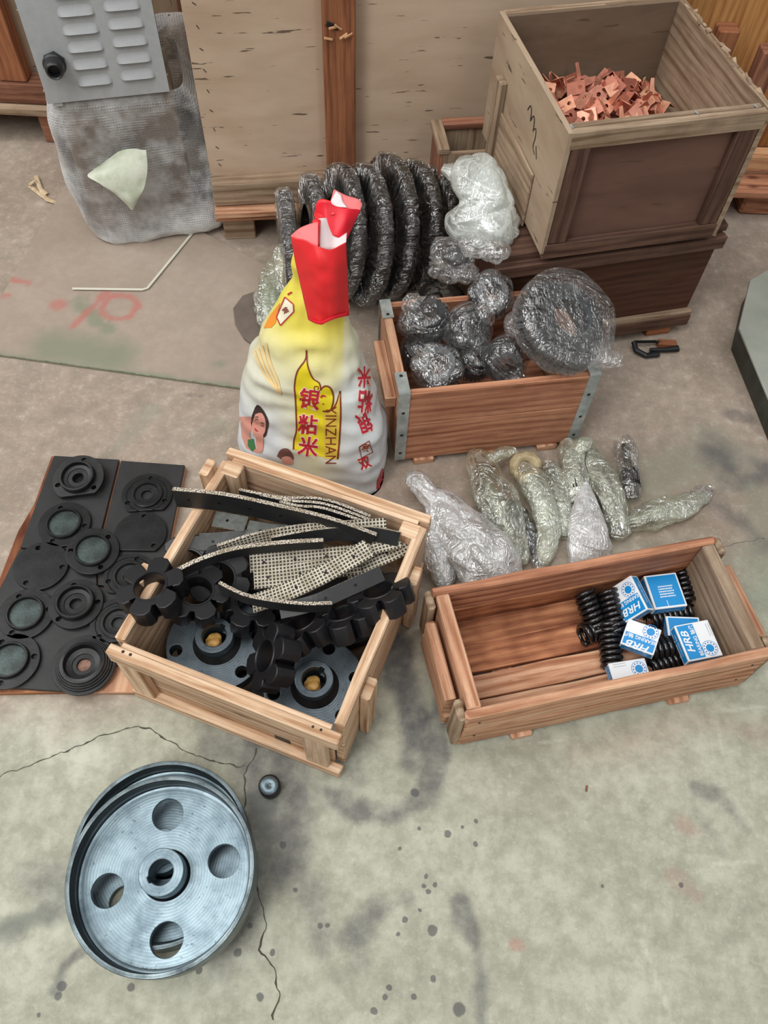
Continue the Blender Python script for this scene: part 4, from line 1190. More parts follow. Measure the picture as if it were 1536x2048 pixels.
def spider_mesh(Ro=.063, Ri=.029, th=.040):
    out = []
    for k in range(6):
        a0 = 60 * k
        for r_, da in ((.0360, -30), (.0455, -25.5), (Ro - .007, -22), (Ro, -12), (Ro + .001, 0), (Ro, 12), (Ro - .007, 22), (.0455, 25.5)):
            a = R(a0 + da); out.append((r_ * math.cos(a), r_ * math.sin(a)))
    me = shape2d([out, circ(Ri, 40)], th, .0022, 2); sh2(me)
    return me
SPM = spider_mesh(); SPM.materials.append(M_RUBBER)
SPR = sm(lathe([(.0290, .0198), (.0300, .0212), (.0330, .0212), (.0342, .0198)], 48)); SPR.materials.append(M_RUBBER)
def spider(label, c, z, nrm, spin=0):
    t = thing('rubber_spider', label, 'coupling insert', group='rubber coupling spiders')
    t.matrix_world = axis_mat((c.x, c.y, z), nrm) @ Matrix.Rotation(R(spin), 4, 'Z')
    link_mesh('star_body', SPM, None, t)
    link_mesh('raised_ring', SPR, None, t)
    return t
spider('black rubber coupling spider standing on edge in front, its round hole facing left', P(546, 1312, .215), .205, (-.80, -.10, .62), 10)
spider('black rubber coupling spider resting on the left wall of the pale crate', P(308, 1186, .245), .252, (-.15, .10, 1), 22)
spider('black rubber coupling spider lying right of the one on the left crate wall', P(392, 1186, .215), .205, (.12, .05, 1), 0)
spider('black rubber coupling spider leaning on the right wall of the pale crate', P(762, 1192, .225), .215, (-.35, .55, .8), 5)
spider('black rubber coupling spider tilted in the right part of the crate below the strips', P(690, 1238, .20), .188, (-.30, .60, .75), 28)
spider('black rubber coupling spider half hidden behind the one standing on edge', P(612, 1250, .185), .172, (-.45, .45, .8), 15)
spider('black rubber coupling spider under the long strips, left of the woven ones', P(438, 1148, .19), .178, (.1, -.55, .85), 40)
spider('black rubber coupling spider at the back left, below the grey strip ends', P(378, 1132, .17), .168, (.1, -.3, .9), 10)
spider('black rubber coupling spider deep between the two couplings', P(505, 1215, .15), .150, (.1, .2, 1), 10)

# ---------------------------------------------------------------- rubber strips with woven backing
def strip_mats():
    def mk(name, lattice, base, line):
        s = NT(name); uv = s.coord('UV')
        x = s.n('ShaderNodeSeparateXYZ'); s.l(uv, x.inputs[0])
        fx = s.math('ABSOLUTE', s.math('SUBTRACT', s.math('FRACT', s.math('MULTIPLY', x.outputs[0], 1 / .0072)), .5))
        fy = s.math('ABSOLUTE', s.math('SUBTRACT', s.math('FRACT', s.math('MULTIPLY', x.outputs[1], 1 / .0066)), .5))
        if lattice:
            m = s.math('GREATER_THAN', s.math('MAXIMUM', fx, fy), .315)
        else:
            m = s.ramp(s.noise(s.mapping(uv, (330, 500, 1)), 1.0, 2, .5), [(.46, 0.0), (.52, 1.0)])
        n = s.noise(s.coord('Object'), 30, 4, .6)
        ln = s.ramp(n, [(.35, srgb(line[0] * .82, line[1] * .8, line[2] * .75)), (.6, srgb(*line))])
        c = s.mix(m, srgb(*base), ln)
        s.set(Base_Color=c, Roughness=.7, Normal=s.bump(m, .5, .0008))
        return s.m
    return (mk('woven_face', True, (58, 54, 48), (206, 198, 180)), mk('woven_edge', False, (84, 74, 64), (226, 216, 200)))
M_WOVEN, M_WEDGE = strip_mats()
M_STRIPBLACK = simple('black_strip_face', (36, 37, 38), .45, 0, 30, (28, 28, 30), .08, 120)
M_STRIPGREY = simple('worn_grey_strip_face', (112, 116, 112), .6, 0, 60, (84, 88, 86), .2, 140)
def strip(label, pts, wdir, width, holes=True, top=M_WOVEN, bot=M_STRIPBLACK, th=.0045, group='rubber strips in the pale crate', holeside=1):
    """pts: world points of centre line; wdir: vector(s) across the strip"""
    pts = [Vector(p) for p in catmull([tuple(p) for p in pts], 7)]
    n = len(pts)
    wd = [Vector(wdir)] * n if not isinstance(wdir, list) else [Vector(wdir[0]).lerp(Vector(wdir[1]), i / (n - 1)) for i in range(n)]
    vs, uvs = [], []
    s_ = 0
    top_f, bot_f, side_f = [], [], []
    nw = 2
    for i, p in enumerate(pts):
        t = (pts[min(i + 1, n - 1)] - pts[max(i - 1, 0)]).normalized()
        wv = (wd[i] - t * wd[i].dot(t)).normalized(); nn = t.cross(wv)
        if i: s_ += (p - pts[i - 1]).length
        for q, (a, b) in enumerate(((-1, 1), (1, 1), (1, -1), (-1, -1))):
            vs.append(p + wv * (a * width / 2) + nn * (b * th / 2)); uvs.append((s_, a * width / 2 + .05))
    me_v, me_f, me_uv, mi = [], [], [], []
    def quad(a, b, c, d, m, ua):
        k = len(me_v); me_v.extend([vs[a], vs[b], vs[c], vs[d]]); me_uv.extend(ua); me_f.append((k, k + 1, k + 2, k + 3)); mi.append(m)
    for i in range(n - 1):
        a, b = 4 * i, 4 * i + 4
        u0, u1 = uvs[a][0], uvs[b][0]
        quad(a, a + 1, b + 1, b, 0, [(u0, 0.0013), (u0, width), (u1, width), (u1, 0.0013)])
        quad(a + 2, a + 3, b + 3, b + 2, 1, [(u0, 0), (u0, width), (u1, width), (u1, 0)])
        quad(a + 1, a + 2, b + 2, b + 1, 2, [(u0, 0), (u0, th), (u1, th), (u1, 0)])
        quad(a + 3, a, b, b + 3, 2, [(u0, 0), (u0, th), (u1, th), (u1, 0)])
    quad(0, 3, 2, 1, 2, [(0, 0), (th, 0), (th, width), (0, width)])
    e = 4 * (n - 1)
    quad(e, e + 1, e + 2, e + 3, 2, [(0, 0), (0, width), (th, width), (th, 0)])
    me = bpy.data.meshes.new('strip'); me.from_pydata([tuple(v) for v in me_v], [], me_f); me.update()
    uv = me.uv_layers.new(name='UVMap')
    for li, lp in enumerate(me.loops): uv.data[li].uv = me_uv[lp.vertex_index]
    for m in (top, bot, M_WEDGE): me.materials.append(m)
    for p_, k in zip(me.polygons, mi): p_.material_index = k
    bm = bmesh.new(); bm.from_mesh(me); bmesh.ops.remove_doubles(bm, verts=bm.verts, dist=1e-6)
    bmesh.ops.recalc_face_normals(bm, faces=bm.faces); bm.to_mesh(me); bm.free()
    root = thing('rubber_strip', label, 'strip', group=group)
    link_mesh('strip_body', me, None, root)
    if holes:
        tot = s_; k = .028
        hs = []
        while k < tot - .02:
            # locate
            acc = 0
            for i in range(1, n):
                L = (pts[i] - pts[i - 1]).length
                if acc + L >= k:
                    p = pts[i - 1].lerp(pts[i], (k - acc) / L); t = (pts[i] - pts[i - 1]).normalized()
                    wv = (wd[i] - t * wd[i].dot(t)).normalized(); nn = t.cross(wv)
                    for sg in (1, -1):
                        h = lathe([(.0032, .0), (.0030, .0006), (0, .0002)], 14)
                        hs.append(xf(h, axis_mat(p + nn * (sg * th / 2), nn * sg)))
                    break
                acc += L
            k += .062
        if hs: link_mesh('bolt_hole', join_meshes(hs), M_DARKHOLE, root)
    return root
def C3(*pp): return [P(*p) for p in pp]
UP = (0, 0, 1)
# top fan of strips standing on edge, the front one with its black face showing
strip('longest strip, on edge, black face forward, end poking over the left crate wall', C3((350, 994, .262), (450, 1004, .265), (560, 1027, .262), (660, 1052, .25), (745, 1082, .225)), (0, .12, .99), .050, True, M_STRIPBLACK, M_STRIPBLACK, .009)
for k, (x0, y0, lab) in enumerate(((560, 1012, 'strip on edge directly behind the longest black-faced one'), (520, 998, 'second strip behind the longest black-faced one, standing on edge'), (480, 988, 'hindmost strip of the fan along the back wall of the pale crate'))):
    strip(lab, C3((x0, y0, .252), ((x0 + 640) / 2, y0 + 9 + 3 * k, .252), (650, 1026 - 9 * k, .245), (745 - 4 * k, 1058 - 9 * k, .225)), (0, .1, 1), .03, False, M_STRIPBLACK, M_STRIPBLACK, .0065)
# middle fan
strip('strip on edge across the middle, woven end curling over at the right', C3((438, 1100, .235), (520, 1077, .242), (620, 1062, .245), (710, 1056, .243), (772, 1052, .238)), [(0, .1, 1), (0, .9, .45)], .032, False, M_WOVEN, M_STRIPBLACK, .0065)
strip('strip on edge directly below the one with the curled woven end', C3((545, 1085, .235), (640, 1070, .240), (730, 1066, .240), (798, 1078, .232)), [(0, .3, 1), (0, .6, .7)], .03, False, M_STRIPBLACK, M_WOVEN, .0065)
strip('strip on edge running from the left crate wall up to the middle of the crate', C3((345, 1153, .25), (400, 1126, .255), (470, 1104, .255), (560, 1092, .252), (646, 1087, .245)), (0, .05, 1), .026, False, M_STRIPBLACK, M_STRIPBLACK, .009)
strip('low strip on edge bowing down before the woven ones, frayed at one end', C3((440, 1172, .24), (490, 1196, .245), (550, 1208, .245), (610, 1214, .24), (662, 1213, .23)), (0, .15, 1), .024, False, M_STRIPBLACK, M_STRIPBLACK, .0075)
# grey strip ends lying at the back left
strip('short grey strip end at the back left of the crate, nearest the longest strip', C3((428, 1038, .20), (460, 1043, .20), (492, 1049, .20)), (0.10, 1, 0), .035, True, M_STRIPGREY, M_STRIPGREY)
strip('grey strip end lying right of the shorter grey piece', C3((494, 1058, .195), (545, 1066, .195), (600, 1066, .19), (680, 1060, .18)), (0.05, 1, 0), .040, True, M_STRIPGREY, M_STRIPGREY)
strip('dark grey strip end, leftmost of the flat pieces below the longest strip', C3((398, 1084, .20), (430, 1083, .20), (480, 1078, .195), (560, 1070, .17)), (0.10, 1, .2), .036, True, simple('dark_grey_strip_face', (84, 86, 85), .6, 0, 50, (60, 62, 62)), M_STRIPBLACK)
# woven faces
strip('woven strip lying flat, upper one of the two pale parallel ones', C3((500, 1128, .19), (580, 1120, .195), (660, 1112, .198), (740, 1105, .20)), (0.02, 1, .25), .036)
strip('woven strip lying flat, lower one of the two pale parallel ones', C3((508, 1158, .2), (580, 1150, .205), (650, 1138, .206), (720, 1128, .205)), (0.02, 1, .2), .042)
strip('woven strip at the right side of the crate, running under the right wall edge', C3((690, 1142, .19), (740, 1120, .20), (790, 1098, .205), (826, 1076, .205)), (.1, 1, .15), .042)
strip('diagonal woven strip crossing over the two pale parallel ones', C3((505, 1208, .205), (570, 1185, .222), (640, 1152, .235), (700, 1118, .243), (738, 1096, .245)), (.32, 1, .15), .038)
strip('diagonal strip with black face, lowest on the right above the rubber spiders', C3((560, 1222, .21), (630, 1205, .225), (700, 1175, .232), (764, 1146, .235)), (.25, .9, .45), .03, True, M_STRIPBLACK, M_WOVEN)
strip('woven strip end showing above the crossing diagonal one at the right', C3((700, 1112, .21), (750, 1092, .22), (800, 1080, .222)), (.1, 1, .1), .035)

# ---------------------------------------------------------------- inside the long crate: springs
def spring_mesh(L=.105, Rm=.0195, wire=.0055, turns=8.0):
    pts = []
    n = int(turns * 22)
    for i in range(n + 1):
        f = i / n; a = 2 * PI * turns * f
        # closed end coils
        z = L * (f * 1.0) if 0.08 < f < .92 else L * (f)
        pts.append((Rm * math.cos(a), Rm * math.sin(a), wire + (L - 2 * wire) * f))
    me = tube(pts, wire, 8); 
    for p in me.polygons: p.use_smooth = True
    me.materials.append(M_SPRING); return me
SPG = spring_mesh()
def spring(label, a, b):
    a, b = P(*a), P(*b); d = (b - a)
    c = (a + b) / 2
    o = bpy.data.objects.new('coil_spring', SPG); COL.objects.link(o)
    m = axis_mat(c - d.normalized() * .0525, d)
    o.matrix_world = m
    tag(o, label, 'spring', 'black coil springs')
for lab, a, b in (
    ('black coil spring, upper left one of the cluster, standing against the back wall', (1170, 1192, .075), (1196, 1262, .05)),
    ('black coil spring between the upper left spring and the tilted blue box', (1216, 1190, .080), (1234, 1262, .06)),
    ('black coil spring lying crosswise, leftmost of the cluster', (1160, 1272, .046), (1244, 1240, .046)),
    ('black coil spring upright in front of the crosswise one', (1218, 1256, .062), (1224, 1328, .045)),
    ('black coil spring behind the big flat blue box, next to the right end wall', (1363, 1140, .060), (1372, 1196, .05)),
    ('black coil spring right of the big flat blue box, end showing', (1378, 1180, .045), (1330, 1215, .045)),
    ('black coil spring under the centre blue box', (1300, 1240, .045), (1370, 1225, .045)),
    ('black coil spring lowest at the front wall, between two blue boxes', (1300, 1338, .045), (1374, 1312, .045)),
    ('black coil spring above the lowest front one, partly under a blue box', (1308, 1300, .06), (1366, 1290, .06)),
    ('black coil spring under the front right blue box', (1350, 1290, .05), (1420, 1272, .05)),
): spring(lab, a, b)

# ---------------------------------------------------------------- blue bearing boxes
M_BWHITE = simple('white_carton', (232, 236, 240), .35)
M_BBLUE = simple('bright_blue_print', (16, 140, 208), .3)
M_BNAVY = simple('deep_blue_print', (24, 84, 168), .3)
M_BGREY = simple('grey_print', (150, 156, 164), .4)
M_BLAV = simple('shaded_white_carton', (214, 216, 232), .4)
def flat_me(loops, z): 
    me = shape2d(loops, 0); me.transform(Matrix.Translation((0, 0, z))); return me
def rect(x0, y0, x1, y1): return [(x0, y0), (x1, y0), (x1, y1), (x0, y1)]
def ztext(s, size, x, y, z, rot=0, shear=0, sx=1, off=0):
    me = text_mesh(s, size, shear=shear, offset=off); me.transform(Matrix.Translation((x, y, z)) @ Matrix.Rotation(rot, 4, 'Z') @ Matrix.Diagonal((sx, 1, 1, 1))); return me
def bearing_box(label, BL, BR, TR, TL, W=.074, Hh=.080, D=.026, back=False, up_hint=None):
    """corners of the printed face in the print's own reading frame"""
    bl, br, tr, tl = [P(*q) for q in (BL, BR, TR, TL)]
    c = (bl + br + tr + tl) / 4
    x = ((br - bl) + (tr - tl)); y = ((tl - bl) + (tr - br))
    m = frame_mat(c, x, y)
    t = thing('bearing_box', label, 'box', group='blue and white bearing boxes')
    t.matrix_world = m
    link_mesh('carton', box_mesh(W, Hh, D, .0012, (0, 0, -D / 2)), M_BWHITE, t)
    e = .0003
    w2, h2 = W / 2, Hh / 2
    if back:
        link_mesh('blue_panel', flat_me([rect(-w2 + .004, -h2 + .004, w2 - .004, h2 - .004)], e), M_BBLUE, t)
        txt = []
        rr = random.Random(3)
        for k in range(5):
            x = -.018 + .002 * (k % 2)
            while x < .014:
                d = rr.uniform(.0012, .0036); txt.append(flat_me([rect(x, .012 - k * .0058, x + d, .0148 - k * .0058)], e + .0003)); x += d + .0009
        link_mesh('small_print', xf(join_meshes(txt), Matrix.Rotation(R(90), 4, 'Z')), M_BWHITE, t)
        link_mesh('fold_line', flat_me([rect(-w2 + .004, .004, -.022, .0052)], e + .0003), M_BWHITE, t)
    else:
        link_mesh('blue_panel', flat_me([rect(-w2 + .003, -.001, w2 - .003, h2 - .003)], e), M_BBLUE, t)
        link_mesh('brand_lettering', ztext('HRB', .021, .000, .022, e + .0004, shear=.25, sx=1.15, off=.0004), M_BWHITE, t)
        link_mesh('bearing_lettering', ztext('BEARING 轴承', .0105, .001, .0045, e + .0004, off=.0002), M_BWHITE, t)
        cx, cy = -w2 + .019, -.0165
        link_mesh('ring_logo', flat_me([circ(.0158, 40, cx, cy), circ(.0148, 40, cx, cy), circ(.0082, 32, cx, cy)] , e + .0003), M_BBLUE, t)
        dots = [circ(.0014, 8, cx + .0118 * math.cos(R(a)), cy + .0118 * math.sin(R(a))) for a in range(0, 360, 30)]
        link_mesh('ring_dots', flat_me(dots, e + .0005), M_BNAVY, t)
        link_mesh('grey_lines', flat_me([rect(.004, -.028, w2 - .008, -.0272), rect(.004, -.033, w2 - .008, -.0322)], e + .0003), M_BGREY, t)
    # narrow printed sides
    for s in (1, -1):
        me = flat_me([rect(-w2 + .003, -D / 2 + .004, w2 - .003, D / 2 - .004)], 0)
        me.transform(Matrix.Translation((0, s * (h2 + e), -D / 2)) @ Matrix.Rotation(R(90) * (-s), 4, 'X'))
        link_mesh('side_print', me, M_BBLUE, t)
        tx = ztext('HRB BEARING', .0075, 0, 0, .0004)
        tx.transform(Matrix.Translation((0, s * (h2 + e), -D / 2)) @ Matrix.Rotation(R(90) * (-s), 4, 'X') @ Matrix.Rotation(0 if s < 0 else PI, 4, 'Z'))
        link_mesh('side_lettering', tx, M_BWHITE, t)
        me = flat_me([rect(-h2 + .003, -D / 2 + .004, h2 - .003, D / 2 - .004)], 0)
        me.transform(Matrix.Translation((s * (w2 + e), 0, -D / 2)) @ Matrix.Rotation(R(90) * s, 4, 'Y') @ Matrix.Rotation(R(90), 4, 'Z'))
        link_mesh('side_print', me, M_BBLUE, t)
        tx = ztext('HRB BEARING', .0075, 0, 0, .0004)
        tx.transform(Matrix.Translation((s * (w2 + e), 0, -D / 2)) @ Matrix.Rotation(R(90) * s, 4, 'Y') @ Matrix.Rotation(R(90), 4, 'Z'))
        link_mesh('side_lettering', tx, M_BWHITE, t)
    return t
bearing_box('blue and white box tilted up on edge, beside the two upper left springs', (1267, 1150, .135), (1221, 1180, .085), (1244, 1246, .075), (1290, 1218, .125), .060, .080)
bearing_box('all-blue box lying flat with its back up, beside the box tilted on edge', (1377, 1209, .092), (1350, 1144, .094), (1289, 1153, .094), (1308, 1220, .092), .078, .072, back=True)
bearing_box('blue and white box turned diagonally in the centre of the heap', (1333, 1259, .105), (1271, 1243, .098), (1239, 1284, .088), (1285, 1307, .095), .068, .058)
bearing_box('blue and white box at the front wall, lower half hidden by it', (1294, 1318, .070), (1217, 1331, .070), (1231, 1395, .066), (1315, 1382, .066), .078, .074)
bearing_box('blue box peeping out behind the front right one', (1410, 1290, .074), (1398, 1224, .074), (1330, 1236, .072), (1340, 1300, .072), .066, .070, back=True)
bearing_box('blue and white box at the front right, nearest the right end wall', (1448, 1309, .105), (1415, 1237, .107), (1348, 1252, .107), (1377, 1326, .105), .078, .074)
# ---------------------------------------------------------------- steel cabinet standing on a bubble-wrapped carton
def cabinet():
    W, D, Hh = .325, .16, .50
    bl, br = PY(97, 208, 1.9), PY(340, 183, 1.9)
    yaw = math.atan2((br - bl).y, (br - bl).x)
    z0 = .428
    bl = P(97, 208, z0); br = P(340, 183, z0)
    W = (br - bl).length; yaw = math.atan2((br - bl).y, (br - bl).x)
    t = thing('electrical_cabinet', 'grey steel cabinet with louvre slots and a black cable gland, on the bubble-wrapped carton', 'cabinet', bl, (R(-4), 0, yaw))
    m = M_CAB
    # door/front sheet with folded edge
    link_mesh('front_panel', box_mesh(W, .0025, Hh, .0008, (W / 2, 0, Hh / 2)), m, t)
    link_mesh('shell', join_meshes([box_mesh(.002, D, Hh, .0005, (.004, D / 2, Hh / 2)), box_mesh(.002, D, Hh, .0005, (W - .004, D / 2, Hh / 2)), box_mesh(W - .01, .002, Hh, .0005, (W / 2, D, Hh / 2)), box_mesh(W - .01, D - .02, .002, 0, (W / 2, D / 2 + .01, .02))]), m, t)
    for x in (.0, W):
        link_mesh('edge_seam', box_mesh(.0016, .004, Hh, .0004, (x, .002, Hh / 2)), simple('edge_shadow_seal', (70, 62, 56), .6), t)  # dark strip down each side edge of the front
    # louvres
    def louvre(w_, h_, d_):
        vs, fs = [], []
        nx, nz = 24, 8
        for i in range(nx + 1):
            u = i / nx
            ex = min(u, 1 - u) * w_ / (h_ * .9)
            prof = math.sqrt(max(0, 1 - (1 - min(ex, 1)) ** 2))
            for j in range(nz + 1):
                v = j / nz    # 0 bottom lip .. 1 top
                vs.append(((u - .5) * w_, -d_ * prof * (1 - v) ** 1.25 - .0004, h_ * v * (.35 + .65 * prof)))
        for i in range(nx):
            for j in range(nz):
                a = i * (nz + 1) + j; fs.append((a, a + nz + 1, a + nz + 2, a + 1))
        return mesh_from(vs, fs)
    lm = louvre(.082, .021, .0095); sm(lm); lm.materials.append(m)
    slot = box_mesh(.076, .001, .005, 0, (0, -.0012, .0005)); slot.materials.append(M_DARKHOLE)
    Mi = Matrix.Translation(bl) @ Euler((R(-4), 0, yaw)).to_matrix().to_4x4()
    Minv = Mi.inverted()
    def on_face(px, py):
        # intersect the view ray with the cabinet front plane, in local coordinates
        o = Minv @ Vector((0, 0, CAM_H)); q = Minv @ P(px, py, 0.0); d = q - o
        k = -o.y / d.y; r_ = o + d * k
        return r_.x, r_.z
    col1 = [on_face(191, 166 + 0), on_face(178, 131), on_face(167, 100), on_face(157, 68), on_face(145, 33)]
    x1, z1 = on_face(191, 168); x2, z2 = on_face(277, 158)
    xa, za = on_face(155, 30)
    step = (za - z1) / 4
    for k in range(7):
        for (x, z) in ((x1, z1 + .002), (x2, z2 + .004)):
            o = bpy.data.objects.new('louvre', lm); COL.objects.link(o); o.parent = t; o.location = (x, -.0012, z + k * step)
            s_ = bpy.data.objects.new('louvre_slot', slot); COL.objects.link(s_); s_.parent = o; s_.location = (0, 0, 0)
    gx, gz = on_face(109, 124)
    g = Matrix.Translation((gx, -.001, gz)) @ Matrix.Rotation(R(90), 4, 'X') @ Matrix.Scale(1.3, 4)
    nut = shape2d([circ(.0205, 6, a0=.3)], .012, .0015); nut.transform(Matrix.Translation((0, 0, .006)))
    link_mesh('cable_gland_nut', xf(nut, g), M_BLACKPLASTIC, t)
    gl = sm(lathe([(.0205, .011), (.0195, .014), (.0175, .016), (.0165, .030), (.0150, .036), (.0125, .0385), (.0105, .037), (.0100, .020), (0, .019)], 40))
    link_mesh('cable_gland', xf(gl, g), M_BLACKPLASTIC, t)
    for (x, z) in ((-.001, .03), (-.001, .21), (W + .001, .04), (W + .001, .33)):
        link_mesh('screw_head', xf(lathe([(0, .002), (.0025, .0015), (.003, 0)], 12), axis_mat((x, .004, z), (-1 if x < 0 else 1, 0, 0), (0, 0, 1))), M_GALV, t)
    link_mesh('hinge_foot', box_mesh(.022, .02, .010, .001, (.022, .012, -.005)), M_CAB, t)
    return bl, br, yaw, W
cbl, cbr, cyaw, cW = cabinet()

def bubble_carton():
    # carton
    ax = (cbr - cbl).normalized(); ay = Vector((-ax.y, ax.x, 0))
    base = cbl + ax * .012 + ay * .02; base.z = 0
    t = thing('wrapped_carton', 'brown carton wrapped in bubble film under the grey steel cabinet', 'carton', base, (0, 0, cyaw))
    W, D, Hh = cW - .005, .22, .41
    me = plank_mesh(W, D, Hh, .004, 0, 77); 
    o = link_mesh('carton', me, M_CARD, t); o.location = (W / 2, D / 2, Hh / 2 + .002)
    sup = link_mesh('foam_spacer', box_mesh(W * .9, D * .9, .013, .002, (W / 2, D / 2, Hh + .009)), M_BWHITE, t)
    # bubble film: loft around the carton, flaring towards the floor
    inv = t.matrix_basis.inverted() if False else (Matrix.Translation(base) @ Matrix.Rotation(cyaw, 4, 'Z')).inverted()
    secs = []
    # rows: (z, left px, right px, py, front offset)
    rows = [(.425, -.012, W + .03, -.012), (.38, -.026, W + .055, -.020), (.32, -.028, W + .085, -.024), (.26, -.034, W + .105, -.030), (.20, -.034, W + .115, -.036),
            (.14, -.028, W + .12, -.044), (.09, -.024, W + .118, -.052), (.05, -.018, W + .108, -.056), (.020, -.012, W + .09, -.050), (.004, -.006, W + .05, -.036)]
    rows = catmull(rows, 5)
    n = 120
    vs, fs = [], []
    for r_ in rows:
        z, x0, x1, y0 = r_
        y1 = D + .03
        cx, cy, hx, hy = (x0 + x1) / 2, (y0 + y1) / 2, (x1 - x0) / 2, (y1 - y0) / 2
        for k in range(n):
            a = 2 * PI * k / n
            c, s_ = math.cos(a), math.sin(a)
            e = 2 / (7 if z > .15 else 3.4 + 3.6 * z / .15)
            x = cx + hx * math.copysign(abs(c) ** e, c); y = cy + hy * math.copysign(abs(s_) ** e, s_)
            p = Vector((x, y, z))
            dn = Vector((c, s_, 0))
            dd = .014 * noise.noise(p * 7) + .008 * (1 - abs(noise.noise(p * Vector((16, 16, 9)) if False else Vector((x * 16, y * 16, z * 9)))) * 2)
            dd *= min(1, (0.44 - z) / .08) if z > .36 else 1
            p += dn * dd
            p.z = max(p.z, .0015)
            vs.append(p)
    m = len(rows)
    for i in range(m - 1):
        for k in range(n):
            k2 = (k + 1) % n; fs.append((i * n + k, (i + 1) * n + k, (i + 1) * n + k2, i * n + k2))
    me = mesh_from(vs, fs); sm(me)
    link_mesh('bubble_film', me, M_BUBBLE, t)
    # folded flap of film with a pointed end, lying over the front
    def L(px, py, y): return inv @ PY(px, py, y)
    y_ = base.y - .055
    pts = [[L(200, 330, y_ + .05), L(245, 300, y_ + .045), L(292, 300, y_ + .04)],
           [L(175, 350, y_ + .02), L(240, 350, y_ + .0), L(295, 335, y_ + .02)],
           [L(195, 365, y_ - .0), L(250, 385, y_ - .015), L(290, 370, y_)],
           [L(235, 392, y_ - .012), L(262, 405, y_ - .022), L(280, 392, y_ - .012)],
           [L(262, 420, y_ - .02), L(264, 421, y_ - .02), L(266, 420, y_ - .02)]]
    g = []
    for row in pts: g.append([Vector(q) for q in catmull([tuple(v) for v in row], 6)])
    cols = list(zip(*g)); cols = [[Vector(q) for q in catmull([tuple(v) for v in c], 6)] for c in cols]
    vs = [v + Vector((0, -.004 * noise.noise(v * 40), 0)) for c in cols for v in c]; k_ = len(cols[0])
    fs = [(i * k_ + j, (i + 1) * k_ + j, (i + 1) * k_ + j + 1, i * k_ + j + 1) for i in range(len(cols) - 1) for j in range(k_ - 1)]
    link_mesh('film_flap', sm(mesh_from(vs, fs)), simple('greenish_foam_sheet', (204, 208, 192), .4, 0, 26, (172, 182, 156), .5, 180), t)
    # roll of film rising behind the cabinet
    secs = [(L(395, 330, base.y + .28), .10, .06), (L(375, 230, base.y + .28), .07, .06), (L(352, 130, base.y + .27), .075, .07), (L(345, 70, base.y + .26), .07, .065), (L(340, 40, base.y + .26), .05, .04), (L(338, 30, base.y + .26), .001, .001)]
    rows = catmull([(s_[0].x, s_[0].y, s_[0].z, s_[1], s_[2]) for s_ in secs], 6)
    vs, fs = [], []; n = 40
    for r_ in rows:
        for k in range(n):
            a = 2 * PI * k / n; p = Vector((r_[0] + r_[3] * math.cos(a), r_[1] + r_[4] * math.sin(a), r_[2]))
            p += Vector((math.cos(a), math.sin(a), 0)) * .014 * noise.noise(p * 18); vs.append(p)
    for i in range(len(rows) - 1):
        for k in range(n):
            k2 = (k + 1) % n; fs.append((i * n + k, i * n + k2, (i + 1) * n + k2, (i + 1) * n + k))
    link_mesh('film_bundle', sm(mesh_from(vs, fs)), M_BUBBLE, t)
    # second carton behind the cabinet carrying the film bundle
bubble_carton()

# ---------------------------------------------------------------- film-wrapped shapes
def blob_shell(name, parent, mat, centre, rad, seed, amp=.12, freq=14, sub=4, facet=True, sup=2.0, floor_z=None, m=None):
    """crumpled film envelope, rad = (rx, ry, rz) in local frame m"""
    bm = bmesh.new(); bmesh.ops.create_icosphere(bm, subdivisions=sub, radius=1)
    rx, ry, rz = rad
    for v in bm.verts:
        d = v.co.normalized()
        k = ((d.x * d.x + d.y * d.y) ** (sup / 2) + abs(d.z) ** sup) ** (-1 / sup)
        q = Vector((d.x * rx, d.y * ry, d.z * rz)) * k
        r_ = 1 + amp * (crumple(q, freq, seed) - .45) + amp * .8 * noise.noise(q * freq * .5 + Vector((seed, 0, 0)))
        v.co = q * r_
    if m is not None: bm.transform(m)
    else: bm.transform(Matrix.Translation(centre))
    if floor_z is not None:
        for v in bm.verts: v.co.z = max(v.co.z, floor_z + .0008)
    me = bpy.data.meshes.new('film'); bm.to_mesh(me); bm.free()
    if not facet:
        for p in me.polygons: p.use_smooth = True
    return link_mesh(name, me, mat, parent)
def film_loft(name, parent, mat, path, seed, amp=.22, freq=26, n=44, flat=.75, facet=False, step=8, floor_z=None):
    """path: (Vector, radius)"""
    rows = catmull([(*p, r_) for p, r_ in path], step)
    vs, fs = [], []
    ctr = [Vector(r_[:3]) for r_ in rows]
    for i, r_ in enumerate(rows):
        t = (ctr[min(i + 1, len(rows) - 1)] - ctr[max(i - 1, 0)]).normalized()
        h = Vector((0, 0, 1)); x = t.cross(h)
        if x.length < .1: x = Vector((1, 0, 0))
        x.normalize(); y = x.cross(t)
        for k in range(n):
            a = 2 * PI * k / n
            d = x * math.cos(a) + y * (math.sin(a) * flat)
            p = ctr[i] + d * r_[3]
            L_ = i / step * 1.1
            q_ = Vector((math.cos(a) * 2.1, math.sin(a) * 2.1, L_ * .55 + seed * 3))
            rr_ = 1 + amp * 1.5 * (crumple(q_, 1.25, seed) - .4) + amp * 1.1 * noise.noise(Vector((math.cos(a) * 3.4, math.sin(a) * 3.4, L_ * 1.3 + seed * 5)))
            p = ctr[i] + d * (r_[3] * rr_)
            if floor_z is not None: p.z = max(p.z, floor_z + .001)
            vs.append(p)
    m = len(rows)
    for i in range(m - 1):
        for k in range(n):
            k2 = (k + 1) % n; fs.append((i * n + k, i * n + k2, (i + 1) * n + k2, (i + 1) * n + k))
    me = mesh_from(vs, fs)
    if not facet:
        for p in me.polygons: p.use_smooth = True
    return link_mesh(name, me, mat, parent)
